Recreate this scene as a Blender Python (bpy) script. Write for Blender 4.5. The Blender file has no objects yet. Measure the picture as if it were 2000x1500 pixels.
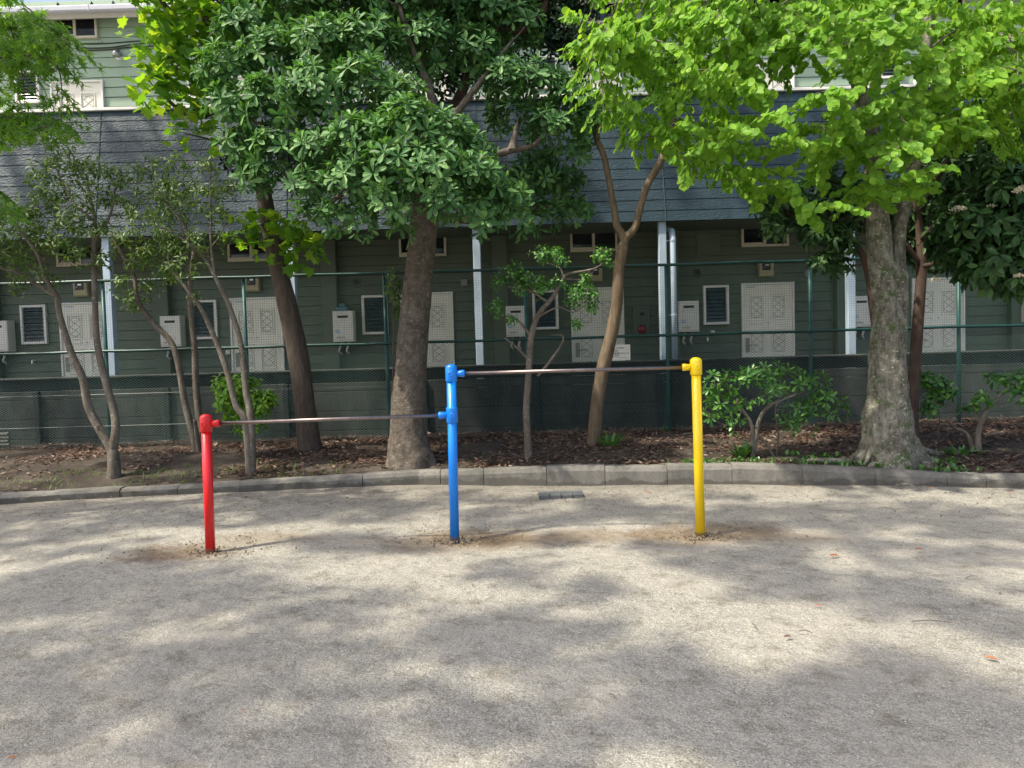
import bpy, math, random
import numpy as np
from mathutils import Vector, Matrix, noise
R = math.radians
random.seed(7); rng = np.random.default_rng(7)
scn = bpy.context.scene

# ------------------------------------------------------------------ camera
F_PX, CX, CY = 1502.0, 1000.0, 750.0
PITCH, ROLL, EYE = R(2.5), R(1.65), 1.5
_f = Vector((0, math.cos(PITCH), -math.sin(PITCH)))
_r0 = Vector((1, 0, 0)); _u0 = Vector((0, math.sin(PITCH), math.cos(PITCH)))
_r = _r0*math.cos(ROLL) - _u0*math.sin(ROLL)
_u = _r0*math.sin(ROLL) + _u0*math.cos(ROLL)
cam_d = bpy.data.cameras.new('camera'); cam = bpy.data.objects.new('camera', cam_d)
scn.collection.objects.link(cam); scn.camera = cam
cam_d.sensor_width = 36; cam_d.lens = 36*F_PX/2000; cam_d.clip_end = 2000; cam_d.clip_start = 0.05
cam.matrix_world = Matrix(((_r.x, _u.x, -_f.x, 0), (_r.y, _u.y, -_f.y, 0), (_r.z, _u.z, -_f.z, EYE), (0, 0, 0, 1)))
def ray(px, py): return _f + _r*((px-CX)/F_PX) + _u*((CY-py)/F_PX)
def W(px, py, Y):                       # point at depth Y seen at this place of the photograph
    d = ray(px, py); t = Y/d.y; return Vector((d.x*t, Y, EYE+d.z*t))
def G(px, py, z=0.0):
    d = ray(px, py); t = (z-EYE)/d.z; return Vector((d.x*t, d.y*t, z))

# ------------------------------------------------------------------ light
SUN_EL, SUN_AZ = R(57), R(24)           # light travels towards +X, turned SUN_AZ towards +Y
sdir = Vector((math.cos(SUN_EL)*math.cos(SUN_AZ), math.cos(SUN_EL)*math.sin(SUN_AZ), -math.sin(SUN_EL)))
sun_d = bpy.data.lights.new('sun', 'SUN'); sun_d.energy = 3.6; sun_d.angle = R(0.9); sun_d.color = (1, .92, .76)
sun = bpy.data.objects.new('sun', sun_d); scn.collection.objects.link(sun)
sun.rotation_euler = sdir.to_track_quat('-Z', 'Y').to_euler(); sun.location = (-20, -5, 30)
wd = bpy.data.worlds.new('World'); scn.world = wd; wd.use_nodes = True
nt = wd.node_tree; bg = nt.nodes['Background']
sk = nt.nodes.new('ShaderNodeTexSky'); sk.sky_type = 'NISHITA'; sk.sun_disc = False
sk.sun_elevation = SUN_EL; sk.sun_rotation = math.atan2(-sdir.x, -sdir.y)
sk.air_density = 1.0; sk.dust_density = 5.0; sk.ozone_density = 1.0
nt.links.new(sk.outputs[0], bg.inputs[0]); bg.inputs[1].default_value = 0.15
vs = scn.view_settings; vs.view_transform = 'Standard'; vs.look = 'None'; vs.gamma = 1; vs.use_curve_mapping = False
vs.exposure = 0.95
scn.render.engine = 'CYCLES'
scn.cycles.max_bounces = 8; scn.cycles.diffuse_bounces = 4; scn.cycles.transmission_bounces = 4; scn.cycles.glossy_bounces = 2
scn.cycles.sample_clamp_indirect = 6

# ------------------------------------------------------------------ helpers
col = scn.collection
def tag(o, label=None, cat=None, group=None, kind=None):
    if label: o['label'] = label
    if cat: o['category'] = cat
    if group: o['group'] = group
    if kind: o['kind'] = kind
    return o
def thing(name, label, cat, loc, group=None):
    o = bpy.data.objects.new(name, None); col.objects.link(o); o.location = loc; o.empty_display_size = .1
    return tag(o, label, cat, group)
ORG = {}
def origin(o):
    v = Vector((0, 0, 0))
    while o: v = v + Vector(o.location); o = o.parent
    return v
class MB:
    def __init__(s): s.v = []; s.f = []; s.chV = []; s.chF = []; s.n = 0
    def add(s, V, Fc):
        s.chV.append(np.asarray(V, float).reshape(-1, 3)); n = s.n
        for f in Fc: s.f.append([i+n for i in f])
        s.n += len(s.chV[-1])
    def addnp(s, V, Fa):                # Fa: (n,k) int array
        V = np.asarray(V, float).reshape(-1, 3); s.chV.append(V); s.chF.append(np.asarray(Fa)+s.n); s.n += len(V)
    def box(s, x0, x1, y0, y1, z0, z1):
        V = [(x, y, z) for z in (z0, z1) for y in (y0, y1) for x in (x0, x1)]
        s.add(V, [(0, 2, 3, 1), (4, 5, 7, 6), (0, 1, 5, 4), (2, 6, 7, 3), (0, 4, 6, 2), (1, 3, 7, 5)])
    def bbox(s, x0, x1, y0, y1, z0, z1, b=.006):      # box with chamfered front edges (front = -Y)
        V = [(x0, y1, z0), (x1, y1, z0), (x1, y1, z1), (x0, y1, z1), (x0, y0+b, z0), (x1, y0+b, z0), (x1, y0+b, z1), (x0, y0+b, z1),
             (x0+b, y0, z0+b), (x1-b, y0, z0+b), (x1-b, y0, z1-b), (x0+b, y0, z1-b)]
        s.add(V, [(0, 3, 2, 1), (0, 1, 5, 4), (1, 2, 6, 5), (2, 3, 7, 6), (3, 0, 4, 7), (4, 5, 9, 8), (5, 6, 10, 9), (6, 7, 11, 10), (7, 4, 8, 11), (8, 9, 10, 11)])
    def tube(s, pts, rad, n=8, caps=True):
        pts = [Vector(p) for p in pts]
        if not hasattr(rad, '__len__'): rad = [rad]*len(pts)
        t = (pts[1]-pts[0]).normalized(); a = Vector((0, 0, 1)) if abs(t.z) < .9 else Vector((1, 0, 0))
        u = t.cross(a).normalized(); V = []
        for i, p in enumerate(pts):
            t = (pts[min(i+1, len(pts)-1)]-pts[max(i-1, 0)])
            t = t.normalized() if t.length > 1e-9 else Vector((0, 0, 1))
            u = (u-t*u.dot(t)); u = u.normalized() if u.length > 1e-6 else t.orthogonal().normalized()
            w = t.cross(u)
            for k in range(n):
                an = 2*math.pi*k/n; V.append(p+(u*math.cos(an)+w*math.sin(an))*rad[i])
        Fc = []
        for i in range(len(pts)-1):
            for k in range(n):
                k2 = (k+1) % n; Fc.append((i*n+k, i*n+k2, (i+1)*n+k2, (i+1)*n+k))
        if caps: Fc.append(tuple(range(n))[::-1]); Fc.append(tuple((len(pts)-1)*n+k for k in range(n)))
        s.add(V, Fc)
    def build(s, name, mat, parent=None, smooth=False, loc=None):
        V = np.concatenate(s.chV) if s.chV else np.zeros((0, 3))
        o_ = origin(parent) if parent else Vector(loc if loc is not None else (0, 0, 0))
        V = V-np.array(o_)
        me = bpy.data.meshes.new(name)
        idx = [i for f in s.f for i in f]; tot = [len(f) for f in s.f]
        ia = [np.array(idx, np.int32)]; ta = [np.array(tot, np.int32)]
        for Fa in s.chF: ia.append(Fa.astype(np.int32).ravel()); ta.append(np.full(len(Fa), Fa.shape[1], np.int32))
        ia = np.concatenate(ia); ta = np.concatenate(ta); st = np.concatenate([[0], np.cumsum(ta)[:-1]]).astype(np.int32)
        me.vertices.add(len(V)); me.vertices.foreach_set('co', V.astype(np.float32).ravel())
        me.loops.add(len(ia)); me.loops.foreach_set('vertex_index', ia)
        me.polygons.add(len(ta)); me.polygons.foreach_set('loop_start', st); me.polygons.foreach_set('loop_total', ta)
        me.polygons.foreach_set('use_smooth', np.full(len(ta), smooth))
        me.update(calc_edges=True); me.validate()
        me.materials.append(mat)
        o = bpy.data.objects.new(name, me); col.objects.link(o)
        if parent: o.parent = parent
        else: o.location = o_
        return o
def cat_rom(P, k=5):
    P = [Vector(p) for p in P]; Q = [P[0]*2-P[1]]+P+[P[-1]*2-P[-2]]; out = []
    for i in range(1, len(Q)-2):
        for j in range(k):
            t = j/k; a, b, c, d = Q[i-1], Q[i], Q[i+1], Q[i+2]
            out.append(.5*((2*b)+(c-a)*t+(2*a-5*b+4*c-d)*t*t+(3*b-a-3*c+d)*t**3))
    out.append(P[-1]); return out

# ------------------------------------------------------------------ materials
def newmat(name):
    m = bpy.data.materials.new(name); m.use_nodes = True; n = m.node_tree; n.nodes.clear()
    out = n.nodes.new('ShaderNodeOutputMaterial'); return m, n, out
def nd(n, t, **kw):
    x = n.nodes.new(t)
    for k, v in kw.items():
        if hasattr(x, k): setattr(x, k, v)
        else: x.inputs[k.replace('_', ' ')].default_value = v
    return x
def ramp(n, stops):
    r = n.nodes.new('ShaderNodeValToRGB'); e = r.color_ramp.elements
    while len(e) > 1: e.remove(e[-1])
    for i, (p, c) in enumerate(stops):
        q = e[0] if i == 0 else e.new(p)
        q.position = p; q.color = (*c, 1)
    return r
def pos(n): return nd(n, 'ShaderNodeNewGeometry').outputs['Position']
def scaled(n, vec, s):
    mp = nd(n, 'ShaderNodeMapping'); mp.inputs['Scale'].default_value = s; n.links.new(vec, mp.inputs[0]); return mp.outputs[0]
def simple(name, c, rough=.5, metal=0, var=.12, vs_=6.0, bump=.0, bs=60, c2=None, spec=.5, coat=0):
    m, n, out = newmat(name); L = n.links
    b = nd(n, 'ShaderNodeBsdfPrincipled'); b.inputs['Roughness'].default_value = rough; b.inputs['Metallic'].default_value = metal
    b.inputs['Specular IOR Level'].default_value = spec; b.inputs['Coat Weight'].default_value = coat
    p = pos(n); t = nd(n, 'ShaderNodeTexNoise', Scale=vs_, Detail=5); L.new(p, t.inputs['Vector'])
    c2 = c2 or tuple(x*(1-var*2) for x in c)
    r = ramp(n, [(.3, c2), (.62, c)]); L.new(t.outputs[0], r.inputs[0]); L.new(r.outputs[0], b.inputs['Base Color'])
    if bump:
        t2 = nd(n, 'ShaderNodeTexNoise', Scale=bs, Detail=3); L.new(p, t2.inputs['Vector'])
        bp = nd(n, 'ShaderNodeBump', Strength=bump, Distance=.01); L.new(t2.outputs[0], bp.inputs['Height']); L.new(bp.outputs[0], b.inputs['Normal'])
    L.new(b.outputs[0], out.inputs[0]); return m
def leafmat(name, stops, tr=.4, trmul=(1.25, 1.35, .5), rough=.45, spec=.4):
    m, n, out = newmat(name); L = n.links
    g = nd(n, 'ShaderNodeNewGeometry'); t = nd(n, 'ShaderNodeTexNoise', Scale=1.3, Detail=2); L.new(g.outputs['Position'], t.inputs['Vector'])
    mx = nd(n, 'ShaderNodeMath', operation='MULTIPLY_ADD'); mx.inputs[1].default_value = .75; L.new(g.outputs['Random Per Island'], mx.inputs[0])
    m2 = nd(n, 'ShaderNodeMath', operation='MULTIPLY'); m2.inputs[1].default_value = .25; L.new(t.outputs[0], m2.inputs[0]); L.new(m2.outputs[0], mx.inputs[2])
    r = ramp(n, stops); L.new(mx.outputs[0], r.inputs[0])
    b = nd(n, 'ShaderNodeBsdfPrincipled'); b.inputs['Roughness'].default_value = rough; b.inputs['Specular IOR Level'].default_value = spec
    L.new(r.outputs[0], b.inputs['Base Color'])
    tb = nd(n, 'ShaderNodeBsdfTranslucent'); mm = nd(n, 'ShaderNodeMix', data_type='RGBA', blend_type='MULTIPLY'); mm.inputs[0].default_value = 1
    L.new(r.outputs[0], mm.inputs[6]); mm.inputs[7].default_value = (*trmul, 1); L.new(mm.outputs[2], tb.inputs[0])
    ms = nd(n, 'ShaderNodeMixShader'); ms.inputs[0].default_value = tr; L.new(b.outputs[0], ms.inputs[1]); L.new(tb.outputs[0], ms.inputs[2])
    L.new(ms.outputs[0], out.inputs[0]); return m
def barkmat(name, c1, c2, c3=None, sc=(14, 14, 5), bump=.6, moss=None, mossamt=.5, spots=None):
    m, n, out = newmat(name); L = n.links; p = pos(n)
    t = nd(n, 'ShaderNodeTexNoise', Scale=1.0, Detail=8, Roughness=.7); L.new(scaled(n, p, sc), t.inputs['Vector'])
    r = ramp(n, [(.3, c1), (.5, c2), (.7, c3 or c2)]); L.new(t.outputs[0], r.inputs[0])
    last = r.outputs[0]
    if moss:
        t3 = nd(n, 'ShaderNodeTexNoise', Scale=9, Detail=6, Roughness=.7); L.new(p, t3.inputs['Vector'])
        rr = ramp(n, [(mossamt, (0, 0, 0)), (mossamt+.08, (1, 1, 1))]); L.new(t3.outputs[0], rr.inputs[0])
        mx = nd(n, 'ShaderNodeMix', data_type='RGBA'); L.new(rr.outputs[0], mx.inputs[0]); L.new(last, mx.inputs[6]); mx.inputs[7].default_value = (*moss, 1); last = mx.outputs[2]
    if spots:
        t4 = nd(n, 'ShaderNodeTexNoise', Scale=22, Detail=4, Roughness=.6); L.new(scaled(n, p, (1, 1, 1.8)), t4.inputs['Vector'])
        rr = ramp(n, [(.60, (0, 0, 0)), (.66, (1, 1, 1))]); L.new(t4.outputs[0], rr.inputs[0])
        mx = nd(n, 'ShaderNodeMix', data_type='RGBA'); L.new(rr.outputs[0], mx.inputs[0]); L.new(last, mx.inputs[6]); mx.inputs[7].default_value = (*spots, 1); last = mx.outputs[2]
    b = nd(n, 'ShaderNodeBsdfPrincipled', Roughness=.9); b.inputs['Specular IOR Level'].default_value = .2
    L.new(last, b.inputs['Base Color'])
    bp = nd(n, 'ShaderNodeBump', Strength=bump, Distance=.03); L.new(t.outputs[0], bp.inputs['Height']); L.new(bp.outputs[0], b.inputs['Normal'])
    L.new(b.outputs[0], out.inputs[0]); return m

def gravel_mat():
    m, n, out = newmat('gravel'); L = n.links; p = pos(n)
    def noise_(s, d=4, r=.6):
        t = nd(n, 'ShaderNodeTexNoise', Scale=s, Detail=d, Roughness=r); L.new(p, t.inputs['Vector']); return t.outputs[0]
    v = nd(n, 'ShaderNodeTexVoronoi', Scale=150.0); L.new(p, v.inputs['Vector'])
    v2 = nd(n, 'ShaderNodeTexVoronoi', Scale=260.0); L.new(p, v2.inputs['Vector'])
    sp = nd(n, 'ShaderNodeSeparateColor'); L.new(v.outputs['Color'], sp.inputs[0])
    sp2 = nd(n, 'ShaderNodeSeparateColor'); L.new(v2.outputs['Color'], sp2.inputs[0])
    r1 = ramp(n, [(0, (.10, .095, .09)), (.15, (.22, .21, .18)), (.55, (.36, .345, .295)), (.85, (.46, .445, .39)), (1, (.68, .66, .60))]); L.new(sp.outputs[0], r1.inputs[0])
    r2 = ramp(n, [(0, (.12, .115, .10)), (.5, (.36, .345, .295)), (1, (.60, .58, .51))]); L.new(sp2.outputs[0], r2.inputs[0])
    mx = nd(n, 'ShaderNodeMix', data_type='RGBA'); mx.inputs[0].default_value = .5; L.new(r1.outputs[0], mx.inputs[6]); L.new(r2.outputs[0], mx.inputs[7])
    # sandy, finer patches
    rs = ramp(n, [(.46, (0, 0, 0)), (.62, (1, 1, 1))]); L.new(noise_(.9, 6, .65), rs.inputs[0])
    fs = nd(n, 'ShaderNodeMath', operation='MULTIPLY'); fs.inputs[1].default_value = .45; L.new(rs.outputs[0], fs.inputs[0])
    mx2 = nd(n, 'ShaderNodeMix', data_type='RGBA'); L.new(fs.outputs[0], mx2.inputs[0]); L.new(mx.outputs[2], mx2.inputs[6]); mx2.inputs[7].default_value = (.36, .335, .29, 1)
    last = mx2.outputs[2]
    # worn brown earth round each post foot, and the dirty strip along the kerb
    spx = nd(n, 'ShaderNodeSeparateXYZ'); L.new(p, spx.inputs[0])
    wob = noise_(3.2, 5, .7)
    for (cx, cy, rx, ry, colr, amt) in EARTH:
        cv = nd(n, 'ShaderNodeVectorMath', operation='SUBTRACT'); L.new(p, cv.inputs[0]); cv.inputs[1].default_value = (cx, cy, 0)
        sv = nd(n, 'ShaderNodeVectorMath', operation='MULTIPLY'); L.new(cv.outputs[0], sv.inputs[0]); sv.inputs[1].default_value = (1/rx, 1/ry, 0)
        ln = nd(n, 'ShaderNodeVectorMath', operation='LENGTH'); L.new(sv.outputs[0], ln.inputs[0])
        ad = nd(n, 'ShaderNodeMath', operation='MULTIPLY_ADD'); L.new(wob, ad.inputs[0]); ad.inputs[1].default_value = 1.8; ad.inputs[2].default_value = -.9
        a2 = nd(n, 'ShaderNodeMath', operation='ADD'); L.new(ad.outputs[0], a2.inputs[0]); L.new(ln.outputs['Value'], a2.inputs[1])
        mr = nd(n, 'ShaderNodeMapRange'); L.new(a2.outputs[0], mr.inputs[0]); mr.inputs[1].default_value = .45; mr.inputs[2].default_value = 1.1; mr.inputs[3].default_value = amt; mr.inputs[4].default_value = 0
        q = nd(n, 'ShaderNodeMix', data_type='RGBA'); L.new(mr.outputs[0], q.inputs[0]); L.new(last, q.inputs[6]); q.inputs[7].default_value = (*colr, 1); last = q.outputs[2]
    mr = nd(n, 'ShaderNodeMapRange'); wy = nd(n, 'ShaderNodeMath', operation='MULTIPLY_ADD'); L.new(wob, wy.inputs[0]); wy.inputs[1].default_value = 1.6; L.new(spx.outputs[1], wy.inputs[2])
    L.new(wy.outputs[0], mr.inputs[0]); mr.inputs[1].default_value = 8.2; mr.inputs[2].default_value = 9.4; mr.inputs[3].default_value = 0; mr.inputs[4].default_value = .75
    q = nd(n, 'ShaderNodeMix', data_type='RGBA'); L.new(mr.outputs[0], q.inputs[0]); L.new(last, q.inputs[6]); q.inputs[7].default_value = (.20, .185, .16, 1); last = q.outputs[2]
    rb = ramp(n, [(.35, (.74, .74, .74)), (.6, (.88, .88, .88))]); L.new(noise_(.45, 3), rb.inputs[0])
    mm = nd(n, 'ShaderNodeMix', data_type='RGBA', blend_type='MULTIPLY'); mm.inputs[0].default_value = 1; L.new(last, mm.inputs[6]); L.new(rb.outputs[0], mm.inputs[7])
    rd = ramp(n, [(.33, (.62, .60, .56)), (.5, (1, 1, 1))]); L.new(noise_(5.5, 7, .75), rd.inputs[0])
    m3 = nd(n, 'ShaderNodeMix', data_type='RGBA', blend_type='MULTIPLY'); m3.inputs[0].default_value = 1; L.new(mm.outputs[2], m3.inputs[6]); L.new(rd.outputs[0], m3.inputs[7]); mm = m3
    b = nd(n, 'ShaderNodeBsdfPrincipled', Roughness=.92); b.inputs['Specular IOR Level'].default_value = .25; L.new(mm.outputs[2], b.inputs['Base Color'])
    hs = nd(n, 'ShaderNodeMath', operation='MULTIPLY_ADD'); L.new(v.outputs['Distance'], hs.inputs[0]); hs.inputs[1].default_value = -1.0
    L.new(v2.outputs['Distance'], hs.inputs[2])
    bp = nd(n, 'ShaderNodeBump', Strength=.5, Distance=.005); L.new(hs.outputs[0], bp.inputs['Height'])
    bp2 = nd(n, 'ShaderNodeBump', Strength=.6, Distance=.06); L.new(noise_(9, 5), bp2.inputs['Height']); L.new(bp.outputs[0], bp2.inputs['Normal'])
    L.new(bp2.outputs[0], b.inputs['Normal']); L.new(b.outputs[0], out.inputs[0]); return m

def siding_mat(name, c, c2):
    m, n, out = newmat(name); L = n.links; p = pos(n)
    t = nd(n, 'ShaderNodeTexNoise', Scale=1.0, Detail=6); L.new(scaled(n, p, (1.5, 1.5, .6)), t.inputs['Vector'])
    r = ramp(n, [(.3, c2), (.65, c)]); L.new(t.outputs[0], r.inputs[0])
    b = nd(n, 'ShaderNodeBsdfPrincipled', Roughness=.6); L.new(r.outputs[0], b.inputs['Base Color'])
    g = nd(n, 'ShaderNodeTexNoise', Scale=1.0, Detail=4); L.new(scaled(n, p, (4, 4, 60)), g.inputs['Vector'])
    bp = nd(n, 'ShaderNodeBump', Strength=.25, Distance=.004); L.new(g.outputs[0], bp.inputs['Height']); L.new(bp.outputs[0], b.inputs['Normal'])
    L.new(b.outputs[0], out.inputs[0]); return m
def mansard_mat():
    m, n, out = newmat('embossed_roof_metal'); L = n.links; p = pos(n)
    t = nd(n, 'ShaderNodeTexNoise', Scale=1.0, Detail=8, Roughness=.65); L.new(scaled(n, p, (2.6, 1, .5)), t.inputs['Vector'])
    r = ramp(n, [(.3, (.014, .031, .040)), (.65, (.026, .050, .064))]); L.new(t.outputs[0], r.inputs[0])
    b = nd(n, 'ShaderNodeBsdfPrincipled', Roughness=.5); b.inputs['Specular IOR Level'].default_value = .28; L.new(r.outputs[0], b.inputs['Base Color'])
    g = nd(n, 'ShaderNodeTexNoise', Scale=34, Detail=3); L.new(scaled(n, p, (.6, 1, 1.2)), g.inputs['Vector'])
    bp = nd(n, 'ShaderNodeBump', Strength=1.0, Distance=.012); L.new(g.outputs[0], bp.inputs['Height']); L.new(bp.outputs[0], b.inputs['Normal'])
    L.new(b.outputs[0], out.inputs[0]); return m
def concrete_mat(name, c, dark, streak=True, bump=.3):
    m, n, out = newmat(name); L = n.links; p = pos(n)
    t = nd(n, 'ShaderNodeTexNoise', Scale=1.0, Detail=8, Roughness=.65); L.new(scaled(n, p, (2.2, 2.2, .9) if streak else (4, 4, 4)), t.inputs['Vector'])
    r = ramp(n, [(.36, dark), (.62, c)]); L.new(t.outputs[0], r.inputs[0])
    t2 = nd(n, 'ShaderNodeTexNoise', Scale=70, Detail=4, Roughness=.7); L.new(p, t2.inputs['Vector'])
    r2 = ramp(n, [(.3, (.7, .7, .7)), (.7, (1.15, 1.15, 1.15))]); L.new(t2.outputs[0], r2.inputs[0])
    mm = nd(n, 'ShaderNodeMix', data_type='RGBA', blend_type='MULTIPLY'); mm.inputs[0].default_value = 1; L.new(r.outputs[0], mm.inputs[6]); L.new(r2.outputs[0], mm.inputs[7])
    b = nd(n, 'ShaderNodeBsdfPrincipled', Roughness=.9); b.inputs['Specular IOR Level'].default_value = .25; L.new(mm.outputs[2], b.inputs['Base Color'])
    bp = nd(n, 'ShaderNodeBump', Strength=bump, Distance=.01); L.new(t2.outputs[0], bp.inputs['Height']); L.new(bp.outputs[0], b.inputs['Normal'])
    L.new(b.outputs[0], out.inputs[0]); return m
def soil_mat():
    m, n, out = newmat('soil'); L = n.links; p = pos(n)
    t = nd(n, 'ShaderNodeTexNoise', Scale=2.2, Detail=8, Roughness=.7); L.new(p, t.inputs['Vector'])
    r = ramp(n, [(.3, (.035, .029, .024)), (.5, (.07, .058, .047)), (.72, (.14, .12, .097))]); L.new(t.outputs[0], r.inputs[0])
    t2 = nd(n, 'ShaderNodeTexNoise', Scale=55, Detail=5, Roughness=.7); L.new(p, t2.inputs['Vector'])
    r2 = ramp(n, [(.3, (.55, .55, .55)), (.7, (1.3, 1.3, 1.3))]); L.new(t2.outputs[0], r2.inputs[0])
    mm = nd(n, 'ShaderNodeMix', data_type='RGBA', blend_type='MULTIPLY'); mm.inputs[0].default_value = 1; L.new(r.outputs[0], mm.inputs[6]); L.new(r2.outputs[0], mm.inputs[7])
    b = nd(n, 'ShaderNodeBsdfPrincipled', Roughness=.95); b.inputs['Specular IOR Level'].default_value = .15; L.new(mm.outputs[2], b.inputs['Base Color'])
    bp = nd(n, 'ShaderNodeBump', Strength=.8, Distance=.03); L.new(t2.outputs[0], bp.inputs['Height']); L.new(bp.outputs[0], b.inputs['Normal'])
    L.new(b.outputs[0], out.inputs[0]); return m

POST = {'red': (G(411, 1073), W(402, 818, G(411, 1073).y)), 'blue': (G(888, 1050), W(881, 720, G(888, 1050).y)), 'yellow': (G(1368, 1041), W(1359, 705, G(1368, 1041).y))}
rp, bp_, yp = POST['red'][0], POST['blue'][0], POST['yellow'][0]
brown = (.20, .145, .09); tan = (.26, .20, .135)
EARTH = [(rp.x-.2, rp.y-.05, .5, .32, (.17, .125, .085), .9), (rp.x+.3, rp.y+.35, .6, .3, tan, .5), (bp_.x+.1, bp_.y-.05, 1.0, .4, tan, .65), (bp_.x+.2, bp_.y+.1, .55, .28, brown, .7),
         (yp.x+.1, yp.y+.1, .8, .35, brown, .75), (yp.x-.9, yp.y+.05, .8, .25, brown, .6), (yp.x+.4, yp.y-.15, .8, .25, tan, .4)]
M = {}
M['gravel'] = gravel_mat(); M['soil'] = soil_mat()
M['kerb'] = concrete_mat('kerb_concrete', (.21, .20, .18), (.11, .107, .095), True, .35)
def add_stain(m, colr, zc, amp, sc):
    n = m.node_tree; L = n.links; b = next(x for x in n.nodes if x.type == 'BSDF_PRINCIPLED'); src = b.inputs['Base Color'].links[0].from_socket
    p = pos(n); t = nd(n, 'ShaderNodeTexNoise', Scale=sc, Detail=6, Roughness=.65); L.new(p, t.inputs['Vector']); sp = nd(n, 'ShaderNodeSeparateXYZ'); L.new(p, sp.inputs[0])
    a = nd(n, 'ShaderNodeMath', operation='MULTIPLY_ADD'); L.new(t.outputs[0], a.inputs[0]); a.inputs[1].default_value = -amp; L.new(sp.outputs[2], a.inputs[2])
    mr = nd(n, 'ShaderNodeMapRange'); L.new(a.outputs[0], mr.inputs[0]); mr.inputs[1].default_value = zc-amp/2-.006; mr.inputs[2].default_value = zc-amp/2+.012; mr.inputs[3].default_value = .8; mr.inputs[4].default_value = 0
    q = nd(n, 'ShaderNodeMix', data_type='RGBA'); L.new(mr.outputs[0], q.inputs[0]); L.new(src, q.inputs[6]); q.inputs[7].default_value = (*colr, 1); L.new(q.outputs[2], b.inputs['Base Color'])
add_stain(M['kerb'], (.085, .08, .068), .045, .30, 2.4)
M['wall'] = concrete_mat('retaining_concrete', (.065, .07, .066), (.02, .024, .024))
M['wall2'] = concrete_mat('dark_concrete', (.03, .036, .038), (.015, .02, .022))
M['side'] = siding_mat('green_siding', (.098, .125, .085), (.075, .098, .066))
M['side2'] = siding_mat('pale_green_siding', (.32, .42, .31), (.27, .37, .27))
M['mans'] = mansard_mat()
M['white'] = simple('white_paint', (.80, .78, .72), .45, var=.05)
M['cream'] = simple('cream_frame', (.62, .56, .44), .5, var=.06)
M['door'] = simple('door_panel', (.82, .79, .68), .5, var=.05, vs_=3)
M['groove'] = simple('door_groove', (.30, .29, .25), .7)
M['glass'] = simple('dark_glass', (.012, .014, .018), .08, var=.2, spec=.6)
M['louvre'] = simple('louvre_glass', (.06, .08, .09), .2, var=.2)
M['col'] = simple('pale_blue_column', (.42, .52, .62), .5, var=.06)
M['heater'] = simple('heater_enamel', (.74, .72, .65), .45, var=.06)
M['black'] = simple('black_plastic', (.012, .012, .014), .4)
M['meter'] = simple('meter_case', (.42, .36, .20), .5, var=.1)
M['steel'] = simple('stainless', (.30, .245, .235), .36, metal=1, var=.12, vs_=20)
M['hood'] = simple('vent_hood', (.6, .6, .6), .3, metal=1)
M['gut'] = simple('gutter_plastic', (.55, .56, .62), .4, var=.04)
M['fasc'] = simple('fascia', (.62, .59, .52), .6, var=.05)
M['fgreen'] = simple('fence_green', (.008, .055, .045), .38, var=.15, spec=.5)
M['fgreen2'] = simple('fence_post_teal', (.015, .105, .10), .42, var=.2, vs_=12)
M['wire'] = simple('fence_wire', (.07, .13, .115), .35, var=.1)
M['net'] = simple('net_cord', (.03, .09, .075), .5)
M['red'] = simple('red_paint', (.70, .006, .012), .3, var=.03, coat=.3)
M['blue'] = simple('blue_paint', (.0, .22, .80), .3, c2=(0, .205, .75), coat=.3)
M['yellow'] = simple('yellow_paint', (.90, .62, .0), .3, c2=(.86, .58, 0), coat=.3)
for k_ in ('red', 'blue', 'yellow'): add_stain(M[k_], (.20, .165, .12), .008, .05, 30)
M['alarm'] = simple('alarm_red', (.22, .01, .02), .4)
M['cable'] = simple('cable', (.02, .022, .02), .6)
M['pipe'] = simple('insulated_pipe', (.55, .55, .5), .7)
M['dcover'] = simple('metal_cover', (.11, .12, .13), .55, var=.15, vs_=9)
M['ink'] = simple('ink', (.06, .06, .06), .7)
M['b_smooth'] = barkmat('grey_bark', (.08, .065, .05), (.145, .125, .10), (.215, .19, .16), (14, 14, 5), .6, spots=(.27, .255, .22))
M['b_big'] = barkmat('brown_grey_bark', (.055, .043, .034), (.12, .10, .08), (.19, .165, .14), (12, 12, 11), 1.0, spots=(.23, .21, .18))
M['b_brown'] = barkmat('brown_bark', (.055, .042, .033), (.09, .072, .058), (.13, .107, .088), (22, 22, 5), .6)
M['b_tan'] = barkmat('tan_bark', (.085, .06, .04), (.15, .112, .075), (.21, .165, .12), (16, 16, 4), .4)
M['b_moss'] = barkmat('mossy_bark', (.035, .031, .024), (.16, .148, .12), (.33, .31, .255), (15, 15, 7), 1.0, moss=(.075, .105, .04), mossamt=.54, spots=(.33, .38, .30))
M['b_red'] = barkmat('reddish_bark', (.05, .034, .027), (.085, .058, .046), (.12, .085, .068), (14, 14, 5), .4)
M['twig'] = simple('twig', (.12, .10, .08), .8)
M['l_ros'] = leafmat('rosette_leaf', [(0, (.04, .11, .035)), (.4, (.07, .175, .055)), (.75, (.13, .265, .09)), (.93, (.22, .38, .12)), (1, (.30, .42, .10))], .28, rough=.5, spec=.28)
M['l_kat'] = leafmat('round_leaf', [(0, (.12, .29, .03)), (.5, (.19, .39, .04)), (.9, (.27, .47, .05)), (1, (.33, .52, .06))], .5, (1.3, 1.15, .7), rough=.5, spec=.25)
M['l_map'] = leafmat('maple_leaf', [(0, (.07, .20, .025)), (.5, (.13, .30, .03)), (1, (.30, .46, .06))], .55, (1.8, 1.5, .5), spec=.3)
M['l_jap'] = leafmat('small_maple_leaf', [(0, (.075, .17, .03)), (.5, (.12, .25, .035)), (1, (.21, .36, .045))], .5, spec=.25)
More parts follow.
